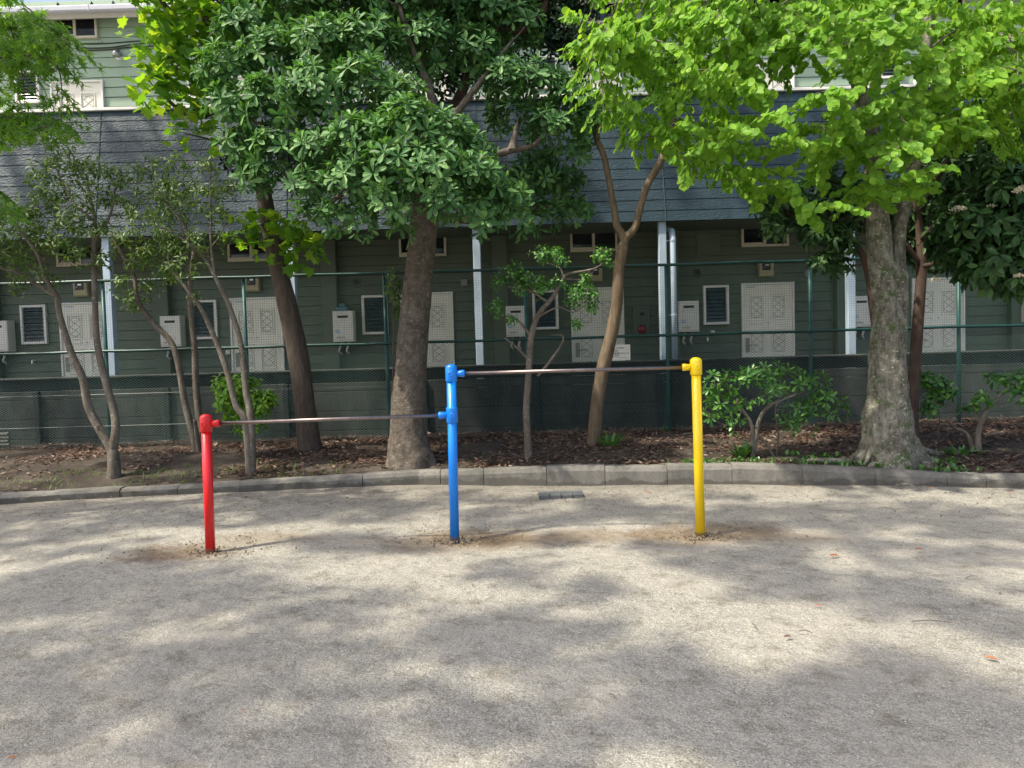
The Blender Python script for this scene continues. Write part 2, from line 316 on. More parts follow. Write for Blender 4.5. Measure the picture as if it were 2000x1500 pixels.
M['l_oli'] = leafmat('olive_leaf', [(0, (.04, .08, .022)), (.45, (.07, .135, .03)), (.88, (.13, .20, .04)), (1, (.30, .20, .05))], .3, spec=.35)
M['l_dark'] = leafmat('dark_leaf', [(0, (.012, .035, .014)), (.6, (.022, .06, .02)), (1, (.045, .10, .03))], .15, rough=.35, spec=.5)
M['l_big'] = leafmat('broad_dark_leaf', [(0, (.022, .06, .02)), (.55, (.04, .10, .03)), (.93, (.07, .15, .04)), (1, (.20, .15, .05))], .2, rough=.5, spec=.3)
M['l_bright'] = leafmat('bright_shrub_leaf', [(0, (.08, .21, .02)), (.6, (.16, .34, .03)), (1, (.32, .46, .05))], .35, spec=.4)
M['l_shr'] = leafmat('shrub_leaf', [(0, (.04, .12, .03)), (.6, (.08, .22, .045)), (1, (.20, .38, .06))], .3, rough=.35, spec=.5)
M['petal'] = simple('cream_petal', (.62, .56, .42), .7, var=.1)
M['litter'] = leafmat('dry_leaf', [(0, (.05, .032, .024)), (.4, (.11, .06, .045)), (.72, (.16, .11, .082)), (.90, (.25, .19, .13)), (1, (.38, .31, .23))], .15, (1, .8, .6))
M['orange'] = leafmat('orange_dry_leaf', [(0, (.26, .085, .035)), (1, (.36, .15, .06))], .2, (1, .8, .6))
M['grass'] = leafmat('grass_blade', [(0, (.06, .14, .02)), (.7, (.13, .24, .04)), (1, (.30, .30, .10))], .35)

# ------------------------------------------------------------------ ground
def grid(xs, ys, fz, name, mat):
    X, Y = np.meshgrid(xs, ys); V = np.stack([X, Y, fz(X, Y)], -1).reshape(-1, 3)
    nx, ny = len(xs), len(ys); i = np.arange((ny-1)*(nx-1)); r = i//(nx-1); c = i % (nx-1); a = r*nx+c
    mb = MB(); mb.addnp(V, np.stack([a, a+1, a+nx+1, a+nx], -1)); return mb.build(name, mat, smooth=True)
def fn(X, Y, s, amp, seed=0):
    out = np.zeros(X.size); xf = X.ravel(); yf = Y.ravel()
    for i in range(X.size): out[i] = noise.fractal(Vector((xf[i]*s, yf[i]*s, seed)), 1.0, 2.0, 3)
    return out.reshape(X.shape)*amp
xs = np.concatenate([[-900, -200, -60, -25], np.linspace(-14, 14, 141), [25, 60, 200, 900]])
ys = np.concatenate([[-900, -200, -60, -20, -10, -5, 0], np.linspace(1, 9.6, 60), [12, 16, 30, 80, 250, 900]])
def gz(X, Y):
    m = np.clip(1-np.maximum(np.abs(X)-10, 0)/6, 0, 1)*((Y < 10) & (Y > -6)); z = fn(X, Y, .55, .022)*m + fn(X, Y, 3.1, .006, 5)*m
    for k, s_ in (('red', .03), ('blue', .028), ('yellow', .028)):
        c = POST[k][0]; d2 = ((X-c.x)**2/.5**2+(Y-c.y)**2/.35**2); z = z-s_*np.exp(-d2)
    return z - .012
ground = grid(xs, ys, gz, 'ground', M['gravel']); tag(ground, kind='structure')

KP = [(-700, 1040, 1013), (-300, 1006, 983), (0, 984, 960), (220, 970, 952), (350, 964, 945), (467, 961, 937), (590, 954, 930), (820, 943, 917), (1000, 945, 911), (1180, 947, 906), (1431, 944, 905),
      (1433, 944, 901), (1570, 945, 905), (1715, 946, 911), (1865, 948, 920), (2000, 950, 922), (2300, 958, 930), (2700, 975, 950)]
kb = []
for (x, yb, yt) in KP:
    g = G(x, yb); t = W(x, yt, g.y+.15); kb.append((g.x, g.y, t.z))
kx = np.array([k[0] for k in kb]); ky = np.array([k[1] for k in kb]); kz = np.array([k[2] for k in kb])
kx[11] = kx[10]+.004
def kerb_y(x): return np.interp(x, kx, ky)
def kerb_z(x): return np.interp(x, kx, kz)
joints = [-12, -11.4, -10.8, -10.2, -9.6, -9.0, -8.4, -7.8, -7.3, -6.75, -6.2, -5.6, -5.0, -4.42]+[W(x, 940, float(np.interp(W(x, 940, 8.5).x, kx, ky))).x for x in (92, 220, 345, 467, 590, 708, 860, 945, 1068, 1182, 1304, 1432, 1570, 1715, 1865)]+[4.75, 5.35, 5.95, 6.55, 7.2, 7.8, 8.4, 9.0, 9.6, 10.2, 10.8, 11.4, 12]
kmb = MB()
for a, b in zip(joints[:-1], joints[1:]):
    n = 14; g_ = random.uniform(.001, .004); za = random.uniform(-.008, .008); ya = random.uniform(-.010, .010); V = []
    for i in range(n+1):
        x = a+g_+(b-a-2*g_)*i/n; y = float(kerb_y(x))+ya; z = float(kerb_z(min(max(x, a+.02), b-.02)))+za
        if i in (0, n): ins = .004
        else: ins = 0
        j = noise.noise(Vector((x*9, 0, 3)))*.008; k = noise.noise(Vector((x*13, 4, 3)))*.010
        hb = min(.055, z*.4)
        V += [(x, y+ins, -.12), (x, y+ins+j, z-hb), (x, y+.022+k+ins, z-.012), (x, y+.04+k, z-ins), (x, y+.15, z-ins), (x, y+.15, -.12)]
    Fc = []
    for i in range(n):
        for q in range(6):
            q2 = (q+1) % 6; Fc.append((i*6+q, (i+1)*6+q, (i+1)*6+q2, i*6+q2))
    Fc += [tuple(range(6)), tuple(n*6+q for q in range(6))[::-1]]
    kmb.add(V, Fc)
kerb = kmb.build('kerb', M['kerb']); tag(kerb, kind='structure')
# soil bed behind the kerb
def soil_z(x, y):
    k = float(kerb_y(x))+.12; t = min(max((y-k)/(11-k), 0), 1); z0 = float(kerb_z(x))-.018
    return z0+(.262-z0)*min(1, t*1.6)
NX, NY = 171, 34; V = []
for j in range(NY+3):
    for i in range(NX):
        x = -13+26*i/(NX-1); k = float(kerb_y(x))+.10
        if j < NY: y = k+(11.4-k)*(j/(NY-1))**1.0
        else: y = (14, 60, 600)[j-NY]
        z = soil_z(x, y)
        if j > 0 and j < NY: z += noise.fractal(Vector((x*2.3, y*2.3, 1)), 1, 2, 4)*.022*min(1, j/4)
        if j == 0: z -= .02
        V.append((x if j < NY+1 else x*20, y, z))
smb = MB(); i = np.arange((NY+2)*(NX-1)); r = i//(NX-1); c = i % (NX-1); a = r*NX+c
smb.addnp(np.array(V), np.stack([a, a+1, a+NX+1, a+NX], -1)); tag(smb.build('soil_bed', M['soil'], smooth=True), kind='structure')

# ------------------------------------------------------------------ exercise bars (one connected frame)
bars = thing('horizontal_bars', 'playground chin-up frame with red, blue and yellow posts and two steel bars', 'exercise bars', (bp_.x, bp_.y, 0))
def lathe(mb, base, axis, prof, n=24):
    axis = Vector(axis).normalized(); u = axis.orthogonal().normalized(); w = axis.cross(u); V = []
    for (t, r) in prof:
        for k in range(n):
            an = 2*math.pi*k/n; V.append(Vector(base)+axis*t+(u*math.cos(an)+w*math.sin(an))*r)
    Fc = []
    for i in range(len(prof)-1):
        for k in range(n):
            k2 = (k+1) % n; Fc.append((i*n+k, i*n+k2, (i+1)*n+k2, (i+1)*n+k))
    Fc += [tuple(range(n))[::-1], tuple((len(prof)-1)*n+k for k in range(n))]
    mb.add(V, Fc)
def fitting(parent, name, P, axis, side, mat, dome):
    """collar round the post with a side socket towards side (+1/-1)"""
    mb = MB(); h = .062; r = .0475
    prof = [(-h, .036), (-h, r-.003), (-h+.004, r), (h-.012, r)]
    prof += [(h-.004, r-.004), (h+.008, r*.72), (h+.014, r*.4), (h+.016, .004)] if dome else [(h-.004, r), (h, r-.003), (h, .036)]
    lathe(mb, P, axis, prof)
    s0 = P+Vector((side*.030, 0, 0)); lathe(mb, s0, (side, 0, 0), [(0, .026), (.045, .026), (.052, .029), (.072, .029), (.078, .025), (.080, .018)], 18)
    o = mb.build(name, mat, parent, smooth=False)
    for f in o.data.polygons: f.use_smooth = len(f.vertices) < 5
    for (bx, bz, rr) in ((side*-.004, 0, .016), (side*.086, 0, .012)):
        m2 = MB(); yy = -r-.0005 if abs(bx) < .02 else -.0285
        c = P+Vector((bx, yy, bz)); n_ = 6
        lathe(m2, c+Vector((0, .006, 0)), (0, -1, 0), [(0, rr*1.25), (.007, rr*1.25), (.009, rr*1.05), (.009, rr*.62), (.004, rr*.55), (.004, .001)], 12)
        m2.build('bolt', mat, o)
    return o
RB = {}
for k in ('red', 'blue', 'yellow'):
    b0, t0 = POST[k]; top = Vector((t0.x, b0.y, t0.z)); ax = (top-b0).normalized(); mb = MB()
    lathe(mb, b0-ax*.12, ax, [(0, .038), ((top-b0).length+.12-.02, .038)], 28)
    p = mb.build('post', M[k], bars, smooth=False); tag(p, k+' painted steel post')
    for f in p.data.polygons: f.use_smooth = len(f.vertices) < 5
    RB[k] = (p, b0, top, ax)
def on_post(k, z): _, b0, top, ax = RB[k]; return b0+ax*((z-b0.z)/ax.z)
zl = W(640, 819, rp.y*.5+bp_.y*.5).z; zh = W(1115, 723.5, bp_.y*.5+yp.y*.5).z
Fr = on_post('red', zl); Fbl = on_post('blue', zl); Fbh = on_post('blue', zh); Fy = on_post('yellow', zh)
fitting(RB['red'][0], 'fitting', Fr, RB['red'][3], 1, M['red'], True)
fitting(RB['blue'][0], 'fitting', Fbl, RB['blue'][3], -1, M['blue'], False)
fitting(RB['blue'][0], 'fitting', Fbh, RB['blue'][3], 1, M['blue'], True)
fitting(RB['yellow'][0], 'fitting', Fy, RB['yellow'][3], -1, M['yellow'], True)
for k, zz in (('red', zl), ('blue', zh), ('yellow', zh)):   # posts stop inside the top fitting
    o = RB[k][0]; n28 = 28; ob = origin(o)
    for vi in range(n28, 2*n28): o.data.vertices[vi].co.z = min(o.data.vertices[vi].co.z, zz+.04-ob.z)
for a, b, lb in ((Fr, Fbl, 'lower bar of brownish steel'), (Fbh, Fy, 'higher bar of brownish steel')):
    mb = MB(); d = (b-a).normalized(); mb.tube([a+d*.07, b-d*.07], .0145, 16); o = mb.build('bar', M['steel'], bars, smooth=True); tag(o, lb)

# ------------------------------------------------------------------ fence
FY = 11.0
fence = thing('fence', 'tall green chain-link fence with square netting above, behind the trees', 'fence', (W(1000, 850, FY).x, FY, .26))
zt = W(1000, 526, FY).z; zm = W(1000, 663.5, FY).z; zb = .30
xl, xr = -12.5, 12.5
for x in (-630, -350, -75, 205, 480, 755, 1030, 1305, 1585, 1875, 2160, 2440, 2700):
    Xp = W(x, 690, FY).x; mb = MB(); mb.tube([(Xp, FY+.03, .1), (Xp, FY+.03, zt)], .027, 12); mb.build('post', M['fgreen2'], fence, smooth=True)
for z, r_ in ((zt, .021), (zm, .021)):
    mb = MB(); pts = [(xl+(xr-xl)*i/60, FY-.012, z+.004*math.sin(i*1.7)) for i in range(61)]; mb.tube(pts, r_, 10); mb.build('rail', M['fgreen'], fence, smooth=True)
def bars_np(P0, P1, r):
    P0 = np.array(P0, float); P1 = np.array(P1, float); d = P1-P0; d /= np.linalg.norm(d, axis=1)[:, None]
    a = np.tile([0, 1., 0], (len(P0), 1)); u = np.cross(d, a); u /= np.linalg.norm(u, axis=1)[:, None]
    V = []
    for an in (math.pi/2, math.pi/2+2.094, math.pi/2-2.094):
        o = u*math.cos(an)*r - a*math.sin(an)*r; V.append(P0+o); V.append(P1+o)
    V = np.stack(V, 1); n = len(P0); b = (np.arange(n)*6)[:, None]
    Fa = np.concatenate([b+np.array([[0, 1, 3, 2]]), b+np.array([[2, 3, 5, 4]]), b+np.array([[4, 5, 1, 0]])], 0)
    return V.reshape(-1, 3), Fa
H = zm-zb; dx = .0585; sl = .034/.0585
P0, P1 = [], []
kk = int((xr-xl+H/sl)/dx)+2
for s_ in (1, -1):
    for i in range(kk):
        x0 = (xl-H/sl+i*dx) if s_ == 1 else (xl+i*dx); x1 = x0+s_*H/sl; za, zb_ = zb, zm
        xa, xb = x0, x1
        if s_ == 1:
            if xa < xl: za = zb+(xl-xa)*sl; xa = xl
            if xb > xr: zb_ = zb+(xr-x0)*sl; xb = xr
            if xa >= xr or xb <= xl: continue
        else:
            if xb < xl: zb_ = zb+(x0-xl)*sl; xb = xl
            if xa > xr: za = zb+(x0-xr)*sl; xa = xr
            if xb >= xr or xa <= xl: continue
        P0.append((xa, FY+s_*.0022, za)); P1.append((xb, FY+s_*.0022, zb_))
mb = MB(); mb.addnp(*bars_np(P0, P1, .0019)); mb.build('chain_link_mesh', M['wire'], fence)
P0, P1 = [], []; step = .034
for i in range(int((xr-xl)/step)):
    x = xl+i*step; w = .006*math.sin(i*.7); P0.append((x, FY, zm)); P1.append((x+w, FY, zt))
for i in range(int((zt-zm)/step)+1):
    z = zm+.004+i*step; P0.append((xl, FY+.002, z)); P1.append((xr, FY+.002, z))
mb = MB(); mb.addnp(*bars_np(P0, P1, .0012)); mb.build('bird_net', M['net'], fence)
mb = MB()
for yy in (755, 817): z = W(1000, yy-8, FY).z; mb.tube([(xl, FY-.01, z), (xr, FY-.01, z)], .0016, 5)
mb.build('tension_wire', M['wire'], fence)

# ------------------------------------------------------------------ retaining wall
WY = 11.75
rw = thing('retaining_wall', 'stained dark concrete panel wall behind the chain-link fence', 'wall', (0, WY, .2))
ztw = W(1000, 712, WY).z; x_ = -13.0; k = 0
pl = [W(x, 800, WY).x for x in (-900, -560, -245, 74, 328, 560, 830, 1050, 1290, 1540, 1790, 2060, 2400, 2800)]
for a, b in zip(pl[:-1], pl[1:]):
    mb = MB(); zc = ztw-.20
    zz = .05
    while zz < zc-.01:
        z2 = min(zz+.30, zc); mb.bbox(a+.05, b-.05, WY, WY+.09, zz+.003, z2-.003, .006); zz = z2
    mb.build('panel', M['wall'], rw)
    mb = MB(); mb.bbox(a-.048, a+.048, WY-.05, WY+.1, .05, ztw-.202, .01); mb.build('pillar', M['wall2'], rw)
mb = MB(); mb.bbox(pl[0], pl[-1], WY+.02, WY+.3, ztw-.198, ztw-.03, .01); mb.build('beam', M['wall2'], rw)
mb = MB(); mb.bbox(pl[0], pl[-1], WY-.03, WY+.6, ztw-.027, ztw, .006); mb.build('coping', M['wall'], rw)

# ------------------------------------------------------------------ apartment building
BY = 14.0; UP = 331/F_PX*BY*1.0
bld = thing('apartment_building', 'two-storey green sided apartment block with blue-grey mansard skirt behind the fence', 'building', (0, BY, .2))
XL, XR = W(-500, 600, BY).x, W(2500, 600, BY).x
def lap(mb, x0, x1, z0, z1, Y, h=.175, proud=.012):
    z = z0
    while z < z1-.01:
        t = min(z+h, z1); g = .012
        mb.add([(x0, Y-proud-.012, z+g), (x1, Y-proud-.012, z+g), (x1, Y-proud, t), (x0, Y-proud, t), (x0, Y+.008, z+g), (x1, Y+.008, z+g), (x0, Y+.008, z), (x1, Y+.008, z), (x0, Y-proud, z), (x1, Y-proud, z)], [(0, 1, 2, 3), (4, 5, 1, 0), (6, 7, 5, 4), (8, 9, 7, 6)])
        z = t
z_e = W(1480, 427, 12.7).z; z_f2 = 4.3; z_p = W(1450, 183, 13.15).z
z_top = W(160, 30, BY).z+.25
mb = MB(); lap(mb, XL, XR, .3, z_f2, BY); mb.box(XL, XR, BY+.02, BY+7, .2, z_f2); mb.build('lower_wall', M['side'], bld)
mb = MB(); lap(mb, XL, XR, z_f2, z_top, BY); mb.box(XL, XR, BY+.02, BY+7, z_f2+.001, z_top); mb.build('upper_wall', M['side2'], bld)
# mansard skirt
mb = MB(); n_r = int(round((z_p-z_e)/.178)); 
def my(z): t = (z-z_e)/(z_p-z_e); return 12.70+.42*t
seams = [XL]+[W(x, 300, 12.9).x for x in (-170, 190, 560, 930, 1293, 1655, 2020, 2380)]
seams = [s for s in seams if s > XL-.01]+[XR]
for sa, sb in zip(seams[:-1], seams[1:]):
    off = random.uniform(-.006, .006)
    for i in range(n_r):
        z0 = z_e+(z_p-z_e)*i/n_r; z1 = z_e+(z_p-z_e)*(i+1)/n_r; y0 = my(z0)-.010+off; y1 = my(z1)-.004+off
        mb.add([(sa+.003, y0, z0+.006), (sb-.003, y0, z0+.006), (sb-.003, y1, z1), (sa+.003, y1, z1), (sa+.003, y0+.03, z0+.006), (sb-.003, y0+.03, z0+.006), (sa+.003, y0+.03, z0), (sb-.003, y0+.03, z0), (sa+.003, y0+.006, z0), (sb-.003, y0+.006, z0)], [(0, 1, 2, 3), (4, 5, 1, 0), (6, 7, 5, 4), (8, 9, 7, 6)])
mb.box(XL, XR, 13.16, 13.24, z_e+.1, z_p-.01)
mb.build('mansard_roof', M['mans'], bld)
for s in seams[1:-1]: mb = MB(); mb.tube([(s, my(z_e)-.014, z_e+.01), (s, my(z_p)-.012, z_p)], .009, 6); mb.build('seam_cover', M['mans'], bld)
mb = MB(); mb.bbox(XL, XR, 13.06, 13.30, z_p+.002, z_p+.05, .006); mb.build('parapet_cap', M['white'], bld)
mb = MB(); mb.box(XL, XR, 12.72, BY-.02, z_e+.02, z_e+.09); mb.build('soffit', M['side'], bld)
mb = MB(); mb.box(XL, XR, 13.26, BY-.02, z_f2-.15, z_f2); mb.build('walkway_slab', M['wall'], bld)
mb = MB(); mb.box(XL, XR, 12.55, BY-.02, .3, .5); mb.build('walkway_floor', M['wall'], bld)
# upper roof with eave
zf = W(300, 17, 13.72).z
EY = 13.72
mb = MB(); mb.add([(XL, EY, zf+.05), (XR, EY, zf+.05), (XR, BY+7, zf+1.2), (XL, BY+7, zf+1.2), (XL, EY, zf), (XR, EY, zf), (XR, BY+7, zf+1.1), (XL, BY+7, zf+1.1)],
                  [(0, 1, 2, 3), (7, 6, 5, 4), (0, 4, 5, 1), (2, 6, 7, 3), (0, 3, 7, 4), (1, 5, 6, 2)]); mb.build('upper_roof', M['mans'], bld)
mb = MB(); mb.box(XL, XR, EY+.01, EY+.04, zf-.12, zf-.002); mb.build('fascia', M['fasc'], bld)
mb = MB(); mb.bbox(XL, XR, EY-.12, EY+.005, zf-.05, zf+.055, .02)
for x in (-100, 178, 460, 740): X0 = W(x, 20, EY).x; mb.box(X0, X0+.02, EY-.125, EY+.007, zf-.055, zf+.06)
mb.build('gutter', M['gut'], bld)
for x in (-60, 25, 115, 181, 223, 290, 400, 520):
    c = W(x, 12, EY+.1); mb = MB(); mb.tube([(c.x-.06, EY+.1, zf+.06), (c.x, EY+.07, zf+.17), (c.x+.06, EY+.1, zf+.06)], .022, 6); mb.build('snow_guard', M['black'], bld)
def frame(mb, x0, x1, z0, z1, w, y0, y1):
    mb.bbox(x0, x0+w, y0, y1, z0, z1, .004); mb.bbox(x1-w, x1, y0, y1, z0, z1, .004)
    mb.bbox(x0+w, x1-w, y0+.001, y1, z1-w, z1, .004); mb.bbox(x0+w, x1-w, y0+.001, y1, z0, z0+w, .004)
def door(x0, x1, z0, z1, lab=None):
    y = BY-.012
    mb = MB(); w = .035; mb.bbox(x0, x0+w, y-.05, y, z0, z1, .004); mb.bbox(x1-w, x1, y-.05, y, z0, z1, .004); mb.bbox(x0+w, x1-w, y-.049, y, z1-w, z1, .004)
    fr = mb.build('door', M['white'], bld)
    mb = MB(); mb.box(x0+w, x1-w, y-.024, y-.002, z0, z1-w-.003); lf = mb.build('leaf', M['door'], fr)
    mb = MB(); wd_ = x1-x0; hh = z1-z0
    for cxr in (.285, .70):
        for (ta, tb) in ((.12, .30), (.42, .60), (.70, .88)):
            g = MB(); pw = wd_*.105; cx = x0+wd_*cxr; za = z1-tb*hh; zb2 = z1-ta*hh
            ox0, ox1 = cx-pw-.03, cx+pw+.03
            for (a, b, c, d) in ((ox0, ox1, zb2+.03, zb2+.042), (ox0, ox1, za-.042, za-.03), (ox0, ox0+.012, za-.03, zb2+.03), (ox1-.012, ox1, za-.03, zb2+.03)):
                mb.bbox(a, b, y-.036, y-.0235, c, d, .003)
            g.box(cx-pw, cx+pw, y-.0262, y-.0235, zb2-.008, zb2); g.box(cx-pw, cx+pw, y-.0262, y-.0235, za, za+.008)
            g.box(cx-pw, cx-pw+.007, y-.0262, y-.0235, za+.008, zb2-.008); g.box(cx+pw-.007, cx+pw, y-.0262, y-.0235, za+.008, zb2-.008)
            n_ = 3
            for q in range(n_):                                    # carved diamond lattice
                zc = za+(zb2-za)*(q+.5)/n_; hz = (zb2-za)/n_/2
                for sx in (-1, 1):
                    for (xa_, za_, xb_, zb_) in ((cx+sx*pw*.85, zc, cx, zc+hz), (cx+sx*pw*.85, zc, cx, zc-hz)):
                        g.tube([(xa_, y-.025, za_), (xb_, y-.025, zb_)], .004, 4)
            g.build('carving', M['groove'], fr)
    mb.box(x0+w+.02, x1-w-.02, y-.027, y-.0238, z1-.365*hh, z1-.357*hh)
    mb.build('moulding', M['door'], fr)
    mb = MB(); zc = z1-.33*hh-.04; mb.bbox(x0+wd_*.17, x0+wd_*.40, y-.034, y-.024, zc-.012, zc+.02, .003); mb.build('mail_slot', M['hood'], fr)
    mb = MB(); mb.tube([(x0+wd_*.5, y-.04, zc+.005), (x0+wd_*.5, y-.022, zc+.005)], .009, 8); mb.build('peephole', M['black'], fr)
    mb = MB(); zh_ = z0+.97 if hh > 1.9 else z0+.5
    mb.bbox(x0+wd_*.075, x0+wd_*.15, y-.04, y-.024, zh_-.13, zh_+.13, .006); mb.tube([(x0+wd_*.11, y-.065, zh_), (x0+wd_*.27, y-.065, zh_)], .009, 8); mb.tube([(x0+wd_*.11, y-.065, zh_), (x0+wd_*.11, y-.03, zh_)], .009, 8)
    mb.build('handle', M['groove'], fr)
    mb = MB(); mb.box(x0+wd_*.1, x0+wd_*.27, y-.027, y-.0238, z1-.085, z1-.06); mb.build('name_plate', M['col'], fr)
def louvre(x0, x1, z0, z1):
    y = BY-.012; mb = MB(); frame(mb, x0, x1, z0, z1, .045, y-.06, y); f = mb.build('louvre_window', M['white'], bld)
    mb = MB(); mb.box(x0+.045, x1-.045, y-.004, y-.001, z0+.045, z1-.045); mb.build('pane', M['glass'], f)
    mb = MB(); n_ = 9; h = (z1-z0-.09)/n_
    for i in range(n_):
        z = z0+.045+i*h; mb.add([(x0+.05, y-.046, z), (x1-.05, y-.046, z), (x1-.05, y-.012, z+h*1.05), (x0+.05, y-.012, z+h*1.05), (x0+.05, y-.041, z), (x1-.05, y-.041, z), (x1-.05, y-.007, z+h*1.05), (x0+.05, y-.007, z+h*1.05)],
                                [(0, 1, 2, 3), (7, 6, 5, 4), (0, 4, 5, 1), (3, 2, 6, 7)])
    mb.build('slat', M['louvre'], f)
    for xx in (x0+.046, x1-.062):
        mb = MB(); mb.box(xx+.002, xx+.008, y-.0505, y-.0475, z0+.046, z1-.046)
        for i in range(n_): z = z0+.045+i*h; mb.box(xx, xx+.016, y-.052, y-.047, z+.01, z+.03)
        mb.build('clip_strip', M['groove'], f)
def slider(x0, x1, z0, z1, m='cream'):
    y = BY-.012; mb = MB(); frame(mb, x0, x1, z0, z1, .04, y-.06, y); xm = (x0+x1)/2; mb.bbox(xm-.03, xm+.02, y-.052, y-.005, z0+.04, z1-.04, .004)
    mb.bbox(x0+.04, xm-.03, y-.045, y-.01, z0+.04, z0+.075, .003)
    f = mb.build('loft_window', M[m], bld)
    mb = MB(); mb.box(x0+.04, xm-.03, y-.02, y-.002, z0+.075, z1-.04); mb.box(xm+.02, x1-.04, y-.035, y-.003, z0+.04, z1-.04); mb.build('pane', M['glass'], f)
    mb = MB(); mb.box(x0-.06, x1+.06, y-.025, y-.002, z0-.075, z0-.045); mb.build('sill', M['side'] if z0 < 5 else M['side2'], f)
def Xat(px, ref, n): return W(ref[0], ref[1], BY).x + n*UP
dx0, dx1 = W(1447, 622, BY).x, W(1550, 622, BY).x; dz1 = W(1498, 552, BY-.05).z
lx0, lx1 = W(1372, 595, BY).x, W(1422, 595, BY).x; lz0, lz1 = W(1397, 634, BY-.05).z, W(1397, 557, BY-.05).z
hx0, hx1 = W(651, 626, BY-.2).x+2*UP, W(691, 626, BY-.2).x+2*UP; hz0, hz1 = W(671, 668, BY-.22).z, W(671, 607, BY-.22).z
sx0, sx1 = W(1113, 468, BY).x+UP, W(1205, 468, BY).x+UP; sz0, sz1 = W(1159, 491, BY-.05).z, W(1159, 447, BY-.05).z
mx, mz0, mz1 = W(1497, 525, BY-.1).x, W(1497, 540, BY-.1).z, W(1497, 511, BY-.1).z
vx, vz = W(1363, 533, BY-.05).x, W(1363, 533, BY-.05).z
for n in range(-5, 3):
    o = n*UP
    door(dx0+o, dx1+o, .502, dz1); louvre(lx0+o, lx1+o, lz0, lz1); slider(sx0+o, sx1+o, sz0, sz1)
    mb = MB(); c = Vector((vx+o, BY-.02, vz)); lathe(mb, c+Vector((0, .02, 0)), (0, -1, 0), [(0, .085), (.02, .085), (.035, .075), (.035, .058), (.02, .055), (.02, .001)], 20)
    vv = mb.build('round_vent', M['side'], bld, smooth=False)
    mb = MB()
    for i in range(5): z = vz-.04+i*.02; wv = math.sqrt(max(0, .053**2-(z-vz)**2)); mb.box(vx+o-wv, vx+o+wv, BY-.05, BY-.041, z-.006, z+.006)
    mb.build('grille', M['black'], vv)
# upper floor: doors, louvre windows, loft windows
udz1 = W(152, 157, BY-.05).z; udx0, udx1 = W(102, 190, BY).x, W(205, 190, BY).x
for n in range(-1, 7):
    o = n*UP
    door(udx0+o, udx1+o, z_f2+.002, udz1)
    if n < 4 or True: louvre(W(32, 160, BY).x+o, W(80, 160, BY).x+o, W(57, 202, BY-.05).z, W(57, 150, BY-.05).z+.12)
    slider(W(106, 60, BY).x+o, W(193, 60, BY).x+o, W(150, 75, BY-.05).z, W(150, 33, BY-.05).z)
# hooded vent, cables
hv = W(229, 105, BY-.08)
for n in range(0, 3):
    c = hv+Vector((n*UP, 0, 0)); mb = MB(); mb.tube([(c.x, BY-.01, c.z+.015), (c.x, BY-.09, c.z+.015), (c.x, BY-.135, c.z-.01), (c.x, BY-.14, c.z-.06)], [.062, .062, .06, .06], 16)
    v_ = mb.build('vent_hood', M['hood'], bld, smooth=True); mb = MB(); lathe(mb, (c.x, BY-.012, c.z-.005), (0, -1, 0), [(0, .078), (.008, .078), (.008, .06)], 20); mb.build('flange', M['white'], v_)
for (ya, yb_, sag) in ((86, 77, .02), (92, 86, .05), (98, 88, .03)):
    a = W(150, ya, BY-.03); b = W(420, yb_-2, BY-.03); mb = MB()
    mb.tube([a.lerp(b, t)+Vector((0, 0, -sag*math.sin(t*math.pi*3)*.6)) for t in np.linspace(0, 1, 20)], .009, 6); mb.build('cable', M['cable'], bld)
# columns and pipes
cx = [W(934, 600, 12.78).x+k_*UP*1.0 for k_ in range(-4, 4)]
cpx = [-150, 214, 572, 934, 1295, 1661, 2030]
for px in cpx:
    X = W(px, 580, 12.8).x; mb = MB(); mb.bbox(X-.062, X+.062, 12.74, 12.86, .45, z_e+.02, .008); mb.build('column', M['col'], bld)
    mb = MB(); mb.bbox(X+.22, X+.50, BY-.16, BY-.013, .5, z_e+.02, .01); mb.build('pier', M['side'], bld)
for px in (1316,):
    X = W(px, 600, 12.8).x; mb = MB(); zt_ = z_e-.08
    mb.tube([(X-.02, 13.2, z_e-.0), (X-.015, 13.05, zt_), (X, 12.85, zt_-.06), (X, 12.8, zt_-.16), (X, 12.8, .5)], .052, 16); dp = mb.build('downpipe', M['col'], bld, smooth=True)
    mb = MB()
    for yy in (470, 615): z = W(px, yy, 12.8).z; lathe(mb, (X, 12.8, z-.012), (0, 0, 1), [(0, .058), (.024, .058)], 16); mb.box(X-.12, X-.05, 12.79, 12.81, z-.01, z+.01)
    mb.build('bracket', M['col'], dp)
for px, w_ in ((1395, .20),):                   # flush access panel
    X = W(px, 480, BY).x; mb = MB(); mb.bbox(X-.33, X-.33+.44, BY-.03, BY-.013, W(px, 495, BY).z, z_e-.02, .004); mb.build('access_panel', M['side'], bld)

# wall-mounted gear: things of their own
def copy_tree(o, dxv, parent=None):
    c = o.copy(); col.objects.link(c); c.parent = parent
    if parent is None: c.location = Vector(o.location)+dxv
    for ch in o.children: copy_tree(ch, dxv, c)
    return c
yb0 = BY-.25
hloc = Vector(((hx0+hx1)/2, BY-.12, hz0))
heater = thing('water_heater', '', 'water heater', hloc)
mb = MB(); mb.bbox(hx0, hx1, yb0, BY-.03, hz0, hz1, .012); mb.build('casing', M['heater'], heater)
mb = MB(); hw = hx1-hx0; mb.box(hx0+hw*.24, hx0+hw*.74, yb0-.006, yb0+.004, hz1-.125, hz1-.085); mb.build('exhaust_slot', M['black'], heater)
mb = MB(); mb.box(hx0+.01, hx1-.01, yb0-.003, yb0+.002, hz0+.03, hz0+.035)
for i in range(7): mb.box(hx0+.06+i*.022, hx0+.07+i*.022, yb0-.002, yb0+.002, hz0+.06, hz0+.10)
mb.build('seam', M['groove'], heater)
